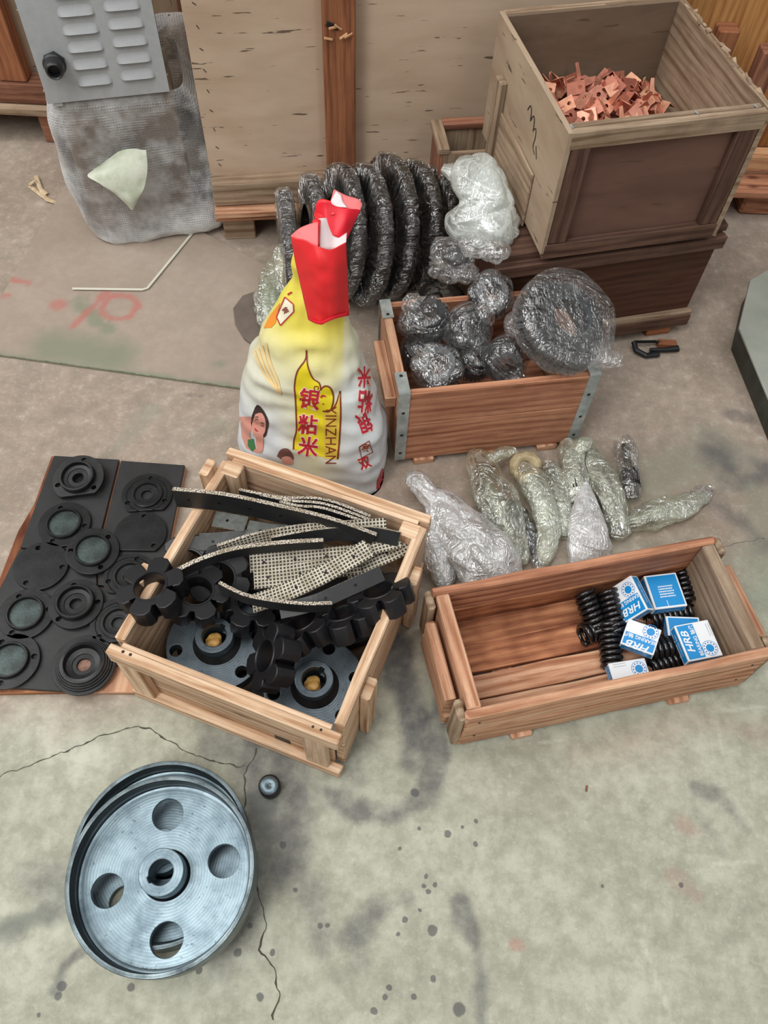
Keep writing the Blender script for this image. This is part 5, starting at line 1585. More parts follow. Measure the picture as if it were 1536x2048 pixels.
def gear_mesh(Ro, rb, th, nt, depth=.010, cone=0.0, slant=0.0, web=None):
    """toothed ring; cone lowers the outer edge of the top face, slant twists the teeth"""
    vs, fs = [], []
    n = nt * 4
    def ring(rt_, rr_, z, tw):
        idx = len(vs)
        for i in range(n):
            r_ = (rr_, rt_, rt_, rr_)[i % 4]
            a = 2 * PI * (i + (0, .15, -.15, 0)[i % 4]) / n + tw
            vs.append((r_ * math.cos(a), r_ * math.sin(a), z))
        return idx
    a = ring(Ro, Ro - depth, 0, 0); b = ring(Ro - cone, Ro - cone - depth, th, slant)
    def circle(r_, z):
        idx = len(vs)
        for i in range(n):
            an = 2 * PI * i / n; vs.append((r_ * math.cos(an), r_ * math.sin(an), z))
        return idx
    rings = [a, b]
    rin = Ro - cone - depth - .006
    rings.append(circle(rin, th + .0005))
    if web:
        rings.append(circle(rin - .003, th - web)); rings.append(circle(rb + .018, th - web)); rings.append(circle(rb + .016, th + .006)); 
        rings.append(circle(rb + .001, th + .006))
    rings.append(circle(rb, th - .001)); rings.append(circle(rb, 0)); rings.append(a)
    for p, q in zip(rings[:-1], rings[1:]):
        for i in range(n):
            j = (i + 1) % n; fs.append((p + i, p + j, q + j, q + i))
    me = mesh_from(vs, fs)
    return me

# ---------------------------------------------------------------- row of big ring gears leaning against the crate
def ring_gear(label, c, R_, th, nrm, seed, film_mat=M_FILMC, mat=M_GEAR):
    t = thing('wrapped_ring_gear', label, 'gear', group='film-wrapped ring gears in a row')
    t.matrix_world = axis_mat(c, nrm, (0, 1, .3))
    g = gear_mesh(R_, R_ * .55, th, 56, .010)
    g.transform(Matrix.Translation((0, 0, -th / 2)))
    link_mesh('gear_body', g, mat, t)
    # film drawn tight round the rim
    vs, fs = [], []
    n, m = 120, 22
    for i in range(n):
        a = 2 * PI * i / n
        for k in range(m):
            b = 2 * PI * k / m
            c_, s_ = math.cos(b), math.sin(b)
            w_ = R_ * .24
            x = math.copysign(abs(c_) ** .55, c_) * w_; z = math.copysign(abs(s_) ** .55, s_) * (th / 2 + .0055)
            p = Vector(((R_ - w_ + .006 + x) * math.cos(a), (R_ - w_ + .006 + x) * math.sin(a), z))
            cr = crumple(Vector((math.cos(a) * R_, math.sin(a) * R_, z * .5)), 34, seed + (k > m / 2))
            f = (cr - .3) * .004 + .0012 * noise.noise(p * 60) + .0016 * math.sin(a * 64)
            p += Vector((math.cos(a) * c_, math.sin(a) * c_, s_)) * max(-.003, f)
            vs.append(p)
    for i in range(n):
        j = (i + 1) % n
        for k in range(m):
            l = (k + 1) % m; fs.append((i * m + k, j * m + k, j * m + l, i * m + l))
    me = sm(mesh_from(vs, fs)); uvl = me.uv_layers.new(name='UVMap')
    for p in me.polygons:
        for li in p.loop_indices:
            vi = me.loops[li].vertex_index; i_, k_ = divmod(vi, m)
            if i_ == 0 and max(me.loops[q].vertex_index // m for q in p.loop_indices) == n - 1: i_ = n
            kk = k_ if k_ <= m / 2 else m - k_
            uvl.data[li].uv = (i_ / n * 2 * PI * R_ * 1.6 + (kk / m) * .10, kk / m * .16)
    link_mesh('plastic_film', me, film_mat, t)
    return t
gears = [
    ('leftmost film-wrapped ring gear, tilted away against the plywood shipping crate', (572, 404), .150, .04, .20),
    ('second film-wrapped ring gear from the left, behind the red top of the rice bag', (632, 376), .155, .12, .26),
    ('third film-wrapped ring gear from the left, brown teeth right of the red bag top', (706, 360), .170, .24, .36),
    ('fourth film-wrapped ring gear from the left, just left of the tallest black one', (758, 362), .174, .24, .38),
    ('tallest and blackest film-wrapped ring gear, in the right half of the row', (808, 340), .180, .22, .38),
    ('film-wrapped ring gear just right of the tallest one', (857, 350), .166, .20, .38),
    ('rightmost film-wrapped ring gear, mostly behind the frosted white bundle', (896, 358), .140, .19, .36),
]
for k, (lab, (tx, ty), R_, c_, s_) in enumerate(gears):
    T = Vector((c_, 0, 1)).normalized(); Fd = Vector((s_, -1, 0)).normalized()
    nr = T.cross(Fd).normalized()
    if nr.x > 0: nr = -nr
    T = (T - nr * T.dot(nr)).normalized()
    up_ = (Vector((0, 0, 1)) - nr * nr.z).normalized()
    th = .031
    zc = R_ * up_.z + abs(nr.z) * (th / 2 + .006) + .003
    c = P(tx, ty, zc + R_ * T.z) - T * R_
    ring_gear(lab, c, R_, th, nr, k * 3.7)
def low_gear():
    c = P(893, 562, .20)
    t = thing('wrapped_gear', 'black film-wrapped gear lying flat between the gear row and the strapped crate', 'gear')
    t.location = (.155, 1.535, 0.0)
    g = gear_mesh(.088, .03, .17, 40, .008); link_mesh('gear_body', g, M_GEAR, t)
    blob_shell('plastic_film', t, M_FILMC, Vector((0, 0, .09)), (.093, .093, .094), 4.4, .07, 26, 5, sup=4, floor_z=0)
# dark gear in the gap
def gap_gear():
    t = thing('wrapped_gear', 'black film-wrapped gear in the gap behind the strapped crate', 'gear', (.115, 1.545, 0))
    link_mesh('gear_body', gear_mesh(.060, .02, .17, 34, .008), M_GEAR, t)
    blob_shell('plastic_film', t, M_FILMC, Vector((0, 0, .088)), (.064, .064, .092), 4.4, .07, 26, 5, sup=4, floor_z=0)
gap_gear()

# frosted bundle and the clear one beneath it, on the dark crate and the gears
def bundles():
    def shell_from(rows, name, parent, mat, seed, n=44, amp=.010, freq=22):
        rows = catmull(rows, 6); vs, fs = [], []
        for (x, y, z, rx, ry) in rows:
            for k in range(n):
                a = 2 * PI * k / n; p = Vector((x + rx * math.cos(a), y + ry * math.sin(a), z))
                p += Vector((math.cos(a), math.sin(a), .2)) * (amp * 2.2 * (crumple(p, freq, seed) - .4) + amp * noise.noise(p * 12)); vs.append(p)
        for i in range(len(rows) - 1):
            for k in range(n):
                k2 = (k + 1) % n; fs.append((i * n + k, i * n + k2, (i + 1) * n + k2, (i + 1) * n + k))
        return link_mesh(name, mesh_from(vs, fs), mat, parent)
    t = thing('frosted_bundle', 'frosted white plastic bundle heaped on the dark crate beside the tall plywood crate', 'plastic bundle')
    rows = [(.200, 1.585, .352, .078, .080), (.198, 1.59, .370, .080, .082), (.195, 1.60, .40, .075, .076), (.185, 1.63, .43, .070, .066), (.172, 1.65, .455, .058, .052), (.166, 1.66, .468, .042, .038), (.164, 1.66, .474, .02, .02), (.164, 1.66, .475, .003, .003)]
    o_ = shell_from(rows, 'frosted_sheet', t, M_FROST, 3.3, n=90, amp=.012, freq=11); sm(o_.data)
    rows = [(.222, 1.59, .353, .06, .06), (.21, 1.60, .40, .055, .05), (.185, 1.63, .44, .04, .04), (.175, 1.65, .455, .01, .01)]
    o_ = shell_from(rows, 'inner_sheet', t, M_FROST, 7.3, n=60, freq=14); sm(o_.data)
    film_loft('sheet_fold', t, M_FROST, [(PY(885, 335, 1.76), .012), (PY(905, 345, 1.75), .022), (PY(930, 372, 1.73), .026), (PY(950, 400, 1.70), .015)], 3.1, .2, 22, 26, facet=False)
    film_loft('sheet_fold', t, M_FROST, [(PY(955, 330, 1.76), .008), (PY(975, 345, 1.74), .025), (PY(1000, 385, 1.70), .022), (PY(1030, 440, 1.66), .012)], 6.1, .2, 22, 26, facet=False)
    t = thing('clear_bundle', 'clear crackling film bundle below the frosted one, over the edge of the dark crate', 'plastic bundle')
    for k, (px, py, z, r_) in enumerate(((905, 505, .335, .055), (955, 490, .375, .048), (895, 540, .30, .045), (930, 545, .31, .035), (985, 500, .372, .04))):
        c = P(px, py, z); blob_shell('film_fold', t, M_FILM, c, (r_, r_ * .8, r_ * .62), k * 1.7 + 9, .35, 24, 4)
    blob_shell('wrapped_part', t, M_GEARGREY, P(910, 515, .325), (.034, .03, .022), 3, .1, 20, 3, facet=False)
bundles()

# ---------------------------------------------------------------- film-wrapped parts left of the rice bag
def left_parts():
    t = thing('wrapped_bundle', 'greenish film-wrapped bundle on the floor behind the left side of the rice bag', 'plastic bundle')
    film_loft('plastic_film', t, M_FILMG, [(P(548, 665, .02), .012), (P(542, 640, .035), .035), (P(540, 600, .045), .042), (P(545, 560, .055), .036), (P(548, 530, .06), .022), (P(550, 512, .07), .008)], 2.2, .2, 30)
    film_loft('wrapped_part', t, simple('pale_green_part', (150, 160, 140), .5, .1, 20, (120, 130, 112)), [(P(545, 655, .02), .006), (P(542, 630, .04), .026), (P(542, 590, .05), .030), (P(546, 550, .05), .02), (P(548, 540, .05), .004)], 1.0, .04, 20, facet=False)
    t = thing('wrapped_bundle', 'yellowish film bundle right behind the greenish one, against the ring gears', 'plastic bundle')
    film_loft('plastic_film', t, M_FILMG, [(P(585, 620, .04), .02), (P(582, 580, .06), .035), (P(575, 540, .08), .036), (P(565, 505, .10), .026), (P(560, 490, .11), .01)], 5.2, .22, 30)
    film_loft('wrapped_part', t, M_PAPER, [(P(583, 600, .05), .008), (P(578, 560, .07), .024), (P(570, 520, .09), .02), (P(565, 505, .095), .004)], 1.0, .04, 20, facet=False)
    m = simple('dusty_brown_plate', (112, 100, 90), .7, 0, 20, (98, 88, 79))
    pts = [(466, 615), (485, 590), (520, 578), (560, 590), (580, 640), (560, 690), (520, 698), (488, 675), (470, 645)]
    c = P(520, 640, .02)
    lp = [(P(a, b, .02) - c) for a, b in pts]; lp = [(v.x, v.y) for v in lp]
    me = shape2d([lp], .010, .003)
    o = link_mesh('brown_plate', me, m); o.location = (c.x, c.y, .0145)
    tag(o, 'dull brown flat plate on the floor under the greenish film bundle', 'plate')
left_parts()

# ---------------------------------------------------------------- wrapped gears in the strapped crate
def crate_gear(label, c, R_, th, nrm, seed, kind='pinion', film_rad=1.15, mat=M_GEARGREY, fm=M_FILM, sup=3.2, amp=.21):
    t = thing('wrapped_gear', label, 'gear', group='film-wrapped gears in the strapped crate')
    t.matrix_world = axis_mat(c, nrm)
    if kind == 'pinion':
        g = gear_mesh(R_, R_ * .45, th, 26, R_ * .14, R_ * .12, .12, web=th * .12)
    else:
        g = gear_mesh(R_, R_ * .40, th, 40, R_ * .10, R_ * .30, .16, web=th * .15)
    g.transform(Matrix.Translation((0, 0, -th / 2)))
    link_mesh('gear_body', g, mat, t)
    hr = R_ * (.48 if kind == 'bevel' else .62)
    link_mesh('hub_ring', sm(lathe([(hr - R_ * .09, th / 2 - .004), (hr - R_ * .085, th / 2 + .0045), (hr, th / 2 + .0045), (hr + .001, th / 2 - .004)], 48)), M_WHEEL, t)
    blob_shell('plastic_film', t, fm, Vector((0, 0, 0)), (R_ * film_rad, R_ * film_rad, th * .5 * film_rad + (.010 if kind != 'bevel' else .006)), seed, amp, 15 if kind != 'bevel' else 12, 5, sup=sup, facet=False)
    if kind != 'bevel':
        a = seed * 2.3
        film_loft('film_tuft', t, fm, [(Vector((math.cos(a) * R_ * .5, math.sin(a) * R_ * .5, th * .5)), R_ * .55), (Vector((math.cos(a) * R_ * .9, math.sin(a) * R_ * .9, th * .5 + .008)), R_ * .45), (Vector((math.cos(a) * R_ * 1.15, math.sin(a) * R_ * 1.15, th * .5 + .016)), R_ * .18)], seed, .25, 30, 30)
    return t
crate_gear('film-wrapped gear at the back left of the strapped crate, highest of the left ones', P(855, 640, .262), .055, .05, (-.1, -.2, 1), 1.1)
crate_gear('film-wrapped gear at the back middle with a small opening on top', P(980, 592, .285), .050, .04, (.05, -.35, 1), 2.1)
crate_gear('film-wrapped conical gear in the middle of the strapped crate, tilted to the right', P(935, 658, .265), .050, .055, (.5, -.55, .8), 3.1)
crate_gear('film-wrapped gear at the front left corner inside the strapped crate', P(880, 735, .235), .052, .05, (-.25, -.45, .9), 4.1)
crate_gear('film-wrapped gear at the front middle showing a pale flat face', P(1008, 722, .245), .047, .06, (.05, -.95, .45), 5.1)
crate_gear('film-wrapped gear deep in the middle, almost black', P(950, 720, .20), .045, .05, (.2, -.3, 1), 7.1, mat=M_GEAR)
crate_gear('film-wrapped gear low at the left wall, sunk below its neighbours', P(838, 705, .20), .042, .05, (.1, -.3, 1), 8.1, mat=M_GEAR)
crate_gear('largest film-wrapped conical gear, lying over the right end of the strapped crate', P(1130, 645, .335), .112, .055, (.30, -.32, .9), 6.1, 'bevel', 1.06, sup=6, amp=.05)
def big_tail():
    t = thing('film_tail', 'twisted clear film hanging off the largest conical gear at the right', 'plastic film')
    blob_shell('film_fold', t, M_FILM, P(1212, 715, .29), (.040, .030, .022), 9.1, .3, 24, 4)
    blob_shell('film_fold', t, M_FILM, P(1040, 655, .30), (.040, .035, .022), 5.6, .3, 24, 4)
big_tail()

# ---------------------------------------------------------------- wrapped shafts on the floor
def shaft_body(parent, a, b, profile, mat=M_SHAFT, name='shaft'):
    """a, b world points; profile list of (fraction, radius)"""
    d = b - a; L = d.length
    pr_ = [(0, 0)]
    for f, r_ in profile: pr_.append((r_, f * L))
    pr_.append((0, profile[-1][0] * L))
    me = sm(lathe(pr_, 32)); me.transform(axis_mat(a, d))
    return link_mesh(name, me, mat, parent)
def collar(parent, c, d, R_, L, nt=22, mat=M_GEAR, name='gear_wheel'):
    g = gear_mesh(R_, R_ * .4, L, nt, R_ * .12); g.transform(axis_mat(c - Vector(d).normalized() * L / 2, d))
    return link_mesh(name, g, mat, parent)
def shaft_thing(label): return thing('wrapped_shaft', label, 'shaft', group='film-wrapped shafts on the floor')
def PL(*items): return [(P(x, y, z), r_) for x, y, z, r_ in items]
t = shaft_thing('big white crinkled film bag with a steel rod, left end of the wrapped parts')
film_loft('plastic_film', t, M_FILMW, PL((818, 972, .05, .012), (832, 962, .06, .026), (858, 990, .055, .026), (885, 1010, .055, .040), (920, 1055, .06, .058), (955, 1095, .06, .072), (985, 1135, .055, .075), (1005, 1165, .04, .05)), 1.3, .16, 24, 40, floor_z=0)
film_loft('film_skirt', t, M_FILMW, PL((866, 1000, .05, .02), (872, 1050, .05, .026), (878, 1110, .045, .03), (888, 1160, .03, .026), (890, 1175, .02, .012)), 4.4, .2, 30, 26, floor_z=0)
shaft_body(t, P(858, 1000, .045), P(884, 1168, .03), [(0, .010), (.1, .010), (.101, .013), (.5, .013), (.501, .011), (1, .011)], M_GALV, 'steel_rod')
shaft_body(t, P(905, 1050, .05), P(985, 1140, .05), [(0, .02), (.3, .02), (.301, .03), (.7, .03), (.701, .022), (1, .022)], simple('pale_wrapped_metal', (176, 178, 172), .4, .4, 20, (140, 142, 136)))
t = shaft_thing('thick greenish film-wrapped shaft with a folded film ear, second from the left')
film_loft('plastic_film', t, M_FILMG, PL((950, 902, .035, .012), (955, 915, .04, .030), (972, 955, .045, .042), (995, 1000, .048, .050), (1012, 1035, .046, .042), (1030, 1080, .035, .028), (1042, 1115, .025, .022), (1048, 1130, .02, .010)), 2.3, .14, 26, 34, floor_z=0)
film_loft('film_ear', t, M_FILMG, PL((975, 920, .05, .018), (1000, 908, .055, .018), (1025, 902, .055, .012), (1034, 908, .05, .004)), 5.1, .25, 36, 20)
shaft_body(t, P(958, 915, .040), P(1038, 1105, .028), [(0, .014), (.15, .014), (.151, .030), (.38, .030), (.381, .036), (.68, .036), (.681, .022), (.85, .022), (.851, .014), (1, .014)])
t = shaft_thing('shaft with a brown paper-wrapped ring at its head and a drilled end pointing forward')
ringm = tube([(.026 * math.cos(a), .026 * math.sin(a), 0) for a in [2 * PI * i / 24 for i in range(25)]], .012, 10, False)
for v in ringm.vertices: v.co *= 1 + .18 * noise.noise(v.co * 70)
ringm.transform(axis_mat(P(1050, 935, .045), (-.1, -.6, 1)))
link_mesh('paper_ring', ringm, M_PAPER, t)
shaft_body(t, P(1062, 955, .034), P(1098, 1062, .036), [(0, .014), (.3, .014), (.301, .019), (.85, .019), (.851, .015), (1, .015)], M_GALV)
link_mesh('centre_hole', xf(sm(lathe([(.016, 0), (.0065, .0006), (.005, -.004), (0, -.004)], 24)), axis_mat(P(1098.5, 1063, .036), P(1098, 1062, .036) - P(1062, 955, .034))), simple('rusty_shaft_end', (84, 62, 50), .5, .5), t)
film_loft('plastic_film', t, M_FILMG, PL((1045, 925, .05, .012), (1058, 950, .045, .034), (1078, 990, .045, .032), (1092, 1030, .040, .030), (1098, 1058, .038, .026), (1092, 1100, .03, .024), (1086, 1128, .02, .012)), 3.3, .14, 30, 28, floor_z=0)
t = shaft_thing('thin dark shaft between the greenish one and the drilled-end one')
shaft_body(t, P(1046, 1022, .02), P(1078, 1125, .016), [(0, .010), (.4, .010), (.401, .013), (.8, .013), (.801, .008), (1, .008)], M_GEARGREY)
film_loft('plastic_film', t, M_FILM, PL((1044, 1015, .025, .008), (1052, 1050, .022, .02), (1064, 1090, .02, .02), (1078, 1130, .018, .016), (1085, 1145, .012, .006)), 6.3, .2, 36, 22, floor_z=0)
t = shaft_thing('dark film-wrapped shaft left of the one with the black toothed wheel')
shaft_body(t, P(1098, 930, .022), P(1128, 1062, .022), [(0, .014), (.35, .014), (.351, .018), (.7, .018), (.701, .012), (1, .012)], M_GEAR)
film_loft('plastic_film', t, M_FILMG, PL((1094, 922, .03, .012), (1104, 945, .026, .026), (1118, 990, .026, .026), (1128, 1040, .024, .024), (1130, 1075, .02, .014)), 7.3, .16, 34, 26, floor_z=0)
t = shaft_thing('film-wrapped shaft with a black toothed wheel halfway, its head near the strapped crate')
shaft_body(t, P(1138, 885, .03), P(1165, 1010, .03), [(0, .016), (.5, .016), (.501, .02), (1, .02)])
collar(t, P(1151, 970, .035), P(1165, 1010, .03) - P(1138, 885, .03), .024, .036)
film_loft('plastic_film', t, M_FILMG, PL((1130, 880, .045, .014), (1140, 900, .04, .030), (1146, 930, .038, .030), (1152, 970, .036, .034), (1160, 1005, .03, .022)), 8.3, .16, 34, 28, floor_z=0)
film_loft('film_ear', t, M_FILMG, PL((1150, 905, .055, .016), (1166, 890, .06, .02), (1180, 880, .06, .012)), 5.9, .3, 38, 18)
t = thing('plastic_bag', 'empty milky plastic bag fanning out forward, over the middle shafts', 'plastic bag')
film_loft('film_sheet', t, M_FILMW, PL((1166, 958, .055, .008), (1170, 985, .05, .020), (1173, 1020, .045, .034), (1176, 1060, .04, .046), (1178, 1095, .03, .052), (1180, 1118, .012, .050)), 9.3, .08, 18, 40, flat=.45, floor_z=0)
t = shaft_thing('film-wrapped shaft with two black knobs on its right side and a black end')
shaft_body(t, P(1186, 905, .03), P(1236, 1060, .03), [(0, .014), (.4, .014), (.401, .022), (.75, .022), (.751, .016), (1, .016)])
for px, py, r_ in ((1210, 1005, .016), (1236, 1058, .019)):
    collar(t, P(px, py, .026), P(1236, 1060, .03) - P(1186, 905, .03), r_ * .9, .024, 16, M_GEAR, 'black_collar')
film_loft('plastic_film', t, M_FILMG, PL((1178, 895, .035, .012), (1190, 920, .035, .026), (1208, 960, .036, .036), (1224, 1000, .036, .034), (1234, 1035, .032, .028), (1240, 1068, .026, .025), (1242, 1078, .02, .01)), 10.3, .16, 28, 30, floor_z=0)
t = shaft_thing('film-wrapped shaft with a black toothed end, rightmost of the upright ones')
shaft_body(t, P(1250, 890, .028), P(1264, 990, .022), [(0, .010), (.5, .010), (.501, .018), (1, .018)])
collar(t, P(1262, 958, .03), P(1264, 990, .022) - P(1250, 890, .028), .021, .045, 20)
film_loft('plastic_film', t, M_FILM, PL((1240, 876, .04, .020), (1248, 892, .035, .028), (1254, 920, .032, .028), (1260, 955, .032, .027), (1264, 990, .026, .022), (1266, 1004, .02, .008)), 11.3, .14, 30, 28, floor_z=0)
t = shaft_thing('film-wrapped part lying crosswise at the right, its loose tail spread on the floor')
shaft_body(t, P(1262, 1045, .022), P(1330, 1020, .022), [(0, .014), (.5, .014), (.501, .018), (1, .018)], simple('pale_wrapped_part', (170, 172, 160), .4, .4, 20, (130, 132, 120)))
film_loft('plastic_film', t, M_FILMG, PL((1248, 1052, .02, .012), (1265, 1045, .025, .024), (1300, 1030, .028, .034), (1345, 1018, .026, .034), (1385, 1005, .018, .024), (1408, 992, .01, .014), (1418, 984, .006, .005)), 12.3, .18, 26, 30, floor_z=0)
film_loft('film_tail', t, M_FILM, PL((1370, 1008, .015, .022), (1400, 990, .012, .026), (1425, 975, .008, .012)), 13.3, .3, 30, 20, flat=.4, floor_z=0)
# ---------------------------------------------------------------- rice bag
def rice_bag():
    t = thing('rice_bag', 'printed woven rice bag with a red folded top, standing before the gear row', 'bag')
    # rows: px left, px right, py, depth y of the axis, front-back half depth
    rows = [(500, 768, 992, 1.145, .088), (487, 771, 940, 1.15, .100), (482, 772, 895, 1.155, .106), (480, 771, 850, 1.16, .106), (481, 764, 800, 1.165, .100),
            (489, 745, 750, 1.17, .088), (508, 724, 700, 1.175, .072), (534, 709, 650, 1.18, .052), (558, 698, 605, 1.185, .036), (578, 694, 560, 1.19, .024), (584, 692, 520, 1.19, .014), (585, 690, 480, 1.19, .007)]
    rr_ = []
    for l, r_, py, y, hd in rows:
        a, b = PY(l, py, y), PY(r_, py, y)
        z = (a.z + b.z) / 2
        rr_.append(((a.x + b.x) / 2, y, z, (b.x - a.x) / 2, hd))
    z_off = rr_[0][2]
    rr_[0] = (rr_[0][0], rr_[0][1], .001, rr_[0][3] * .96, rr_[0][4] * .93)
    rows3 = catmull(rr_, 9)
    n = 150
    yaw = R(-9)
    vs, fs, par = [], [], []
    m = len(rows3)
    for i, (cx, cy, z, hw, hd) in enumerate(rows3):
        f = i / (m - 1)
        for k in range(n):
            a = 2 * PI * k / n
            c, s_ = math.cos(a), math.sin(a)
            e = 2 / (3.4 if f < .5 else 2.6)
            x = hw * math.copysign(abs(c) ** e, c); y = hd * math.copysign(abs(s_) ** e, s_)
            # front right edge of the gusset
            p = Vector((cx + x, cy + y + x * -.20, z))
            q = Vector((p.x * 6, p.y * 6, p.z * 5))
            wv = .012 * noise.noise(q) + .009 * noise.noise(Vector((p.x * 9 + p.z * 22, p.y * 9, p.z * 26 - p.x * 14)))
            wv += .0035 * noise.noise(Vector((p.x * 60, p.y * 40, p.z * 8))) * (f ** .5)
            if f < .12: wv += .006 * noise.noise(Vector((a * 3, z * 60, 2)))
            p += Vector((c, s_, 0)) * wv * (1 if f > .03 else .3)
            p.z = max(p.z, .001)
            vs.append(p)
    for i in range(m - 1):
        for k in range(n):
            k2 = (k + 1) % n; fs.append((i * n + k, i * n + k2, (i + 1) * n + k2, (i + 1) * n + k))
    fs.append(tuple(range(n - 1, -1, -1)))
    me = mesh_from(vs, fs); 
    for p in me.polygons: p.use_smooth = True
    def L3(a, b, k): return tuple(a[i] + (b[i] - a[i]) * k for i in range(3))
    white, cream, yel, green = srgb(214, 220, 224)[:3], srgb(226, 222, 184)[:3], srgb(240, 226, 92)[:3], srgb(206, 216, 190)[:3]
    cxs = rr_[4][0]
    def colf(co):
        z = co.z + .02 * noise.noise(co * 14)
        k = max(0, min(1, (z - .315) / .13))
        c = L3(white, cream, max(0, min(1, 1 - abs(co.x - cxs - .01) / .085)) * max(0, min(1, (z) / .12 + .3)))
        c = L3(c, cream, max(0, min(1, (z - .18) / .10)) * .6 * (1 if co.x < cxs + .07 else .25))
        c = L3(c, yel, k * (1 if co.x < cxs + .08 else .45))
        return (*c, 1)
    set_col(me, colf)
    body = link_mesh('woven_sack', me, None, t)
    m_ = vcol('printed_sack', .42, .25, 220, .45, .06); me.materials.append(m_)
    bvh = BVHTree.FromPolygons([tuple(v) for v in vs], fs)
    cam_o = Vector((0, 0, CAM_H))
    def wrap(me2, off, name, mat, maxlen=7.0, parent=t):
        """flat artwork in photograph-sized units laid on the cloth"""
        bm = bmesh.new(); bm.from_mesh(me2)
        bmesh.ops.triangulate(bm, faces=bm.faces[:])
        for _ in range(5):
            es = [e for e in bm.edges if e.calc_length() > maxlen]
            if not es: break
            bmesh.ops.subdivide_edges(bm, edges=es, cuts=1)
            bmesh.ops.triangulate(bm, faces=[f for f in bm.faces if len(f.verts) > 3])
        dead = []
        for v in bm.verts:
            q = P(v.co.x, -v.co.y, 0.0); d = (q - cam_o).normalized()
            hit, nrm, idx, dist = bvh.ray_cast(cam_o, d)
            if hit is None: dead.append(v); continue
            if nrm.dot(d) > 0: nrm = -nrm
            v.co = hit + nrm * off
        bmesh.ops.delete(bm, geom=dead, context='VERTS')
        me3 = bpy.data.meshes.new('print'); bm.to_mesh(me3); bm.free()
        for p in me3.polygons: p.use_smooth = True
        return link_mesh(name, me3, mat, parent)
    def poly(pts, smooth=0):
        if smooth:
            pts = [tuple(q) for q in catmull(list(pts) + [pts[0]], smooth)][:-1]
        return [(x, -y) for x, y in pts]
    def line(pts, wd, smooth=6):
        q = [Vector((*p_, 0)) for p_ in (catmull(pts, smooth) if smooth else pts)]
        a, b = [], []
        for i, p in enumerate(q):
            tt = q[min(i + 1, len(q) - 1)] - q[max(i - 1, 0)]; nn = Vector((-tt.y, tt.x, 0)).normalized() * wd / 2
            a.append((p.x + nn.x, -(p.y + nn.y))); b.append((p.x - nn.x, -(p.y - nn.y)))
        return a + b[::-1]
    pm = lambda nm, c, r_=.4: simple(nm, c, r_)
    YEL, DYEL, BRN, RED_, PINKW = pm('print_yellow', (232, 214, 40)), pm('print_ochre', (226, 196, 76)), pm('print_brown', (128, 52, 32)), pm('print_crimson', (190, 38, 58)), pm('print_pale_outline', (246, 226, 206))
    # yellow banner shape
    S = 220 / 1536
    def Z(x, y): return (560 + x * S, 680 + y * S)
    banner = [Z(*p) for p in ((372, 130), (360, 250), (250, 430), (205, 640), (215, 800), (225, 1000), (232, 1250), (200, 1400), (192, 1520), (400, 1600), (800, 1660), (830, 1380), (845, 1000), (838, 700), (790, 850), (740, 930), (748, 780), (700, 660), (630, 632), (565, 680), (540, 600), (460, 520), (400, 430), (378, 300))]
    wrap(shape2d([poly(banner)]), .0010, 'yellow_banner', YEL)
    wrap(shape2d([poly([Z(*p) for p in ((615, 1010), (700, 1000), (790, 890), (836, 740), (842, 1000), (826, 1400), (800, 1660), (615, 1650))])]), .0015, 'ochre_band', DYEL)
    outl = [line([Z(*p) for p in ((372, 130), (358, 270), (245, 440), (205, 640), (218, 800), (228, 1000), (232, 1250), (200, 1380), (190, 1525))], 3.0),
            line([Z(*p) for p in ((374, 140), (385, 330), (420, 450), (470, 540), (550, 600), (572, 690))], 2.6),
            line([Z(*p) for p in ((565, 690), (530, 715), (485, 690), (490, 645), (535, 650), (530, 690))], 1.8),
            line([Z(*p) for p in ((565, 690), (630, 640), (705, 665), (745, 780), (735, 900), (690, 990), (600, 985))], 3.0),
            line([Z(*p) for p in ((735, 960), (790, 870), (838, 700))], 2.6, 4), line([Z(*p) for p in ((838, 700), (848, 1000), (832, 1380), (806, 1660))], 3.0)]
    for o_ in outl: pass
    wrap(join_meshes([shape2d([o_]) for o_ in outl]), .0019, 'banner_outline', BRN, 5)
    def glyph(ch, cx, cy, size, rot, name, mat_in, mat_out, sx=1.0, shear=0, sy=1.0):
        for k, (off, mt, lift) in enumerate(((size * .055, mat_out, .0016), (size * .024, mat_in, .0023))):
            g = text_mesh(ch, size, offset=off, shear=shear)
            xs = [v.co.x for v in g.vertices]; ys = [v.co.y for v in g.vertices]
            g.transform(Matrix.Translation((-(min(xs) + max(xs)) / 2, -(min(ys) + max(ys)) / 2, 0)))
            g.transform(Matrix.Translation((cx, -cy, 0)) @ Matrix.Rotation(rot, 4, 'Z') @ Matrix.Diagonal((sx, sy, 1, 1)))
            wrap(g, lift, name if k else name + '_halo', mt, 6)
    glyph('银', 620, 797, 42, R(-8), 'character', RED_, PINKW)
    glyph('粘', 616, 848, 40, R(-4), 'character', RED_, PINKW)
    glyph('米', 617, 892, 41, R(-8), 'character', RED_, PINKW, 1.0)
    wrap(shape2d([line([Z(*p) for p in ((570, 800), (600, 770), (650, 810), (655, 880), (615, 905), (600, 880))], 4)]), .0024, 'scroll_mark', RED_, 5)
    g = text_mesh('YINZHAN', 25, offset=-.1); g.transform(Matrix.Translation((661, -870, 0)) @ Matrix.Rotation(R(-90), 4, 'Z') @ Matrix.Diagonal((1.05, 1.25, 1, 1)))
    wrap(g, .0022, 'latin_lettering', BRN, 6)
    # gusset lettering on the right side, upside down
    glyph('米', 727, 754, 44, R(180), 'side_character', RED_, PINKW, .62)
    glyph('粘', 729, 803, 46, R(176), 'side_character', RED_, PINKW, .62)
    glyph('银', 728, 845, 44, R(200), 'side_character', RED_, PINKW, .62)
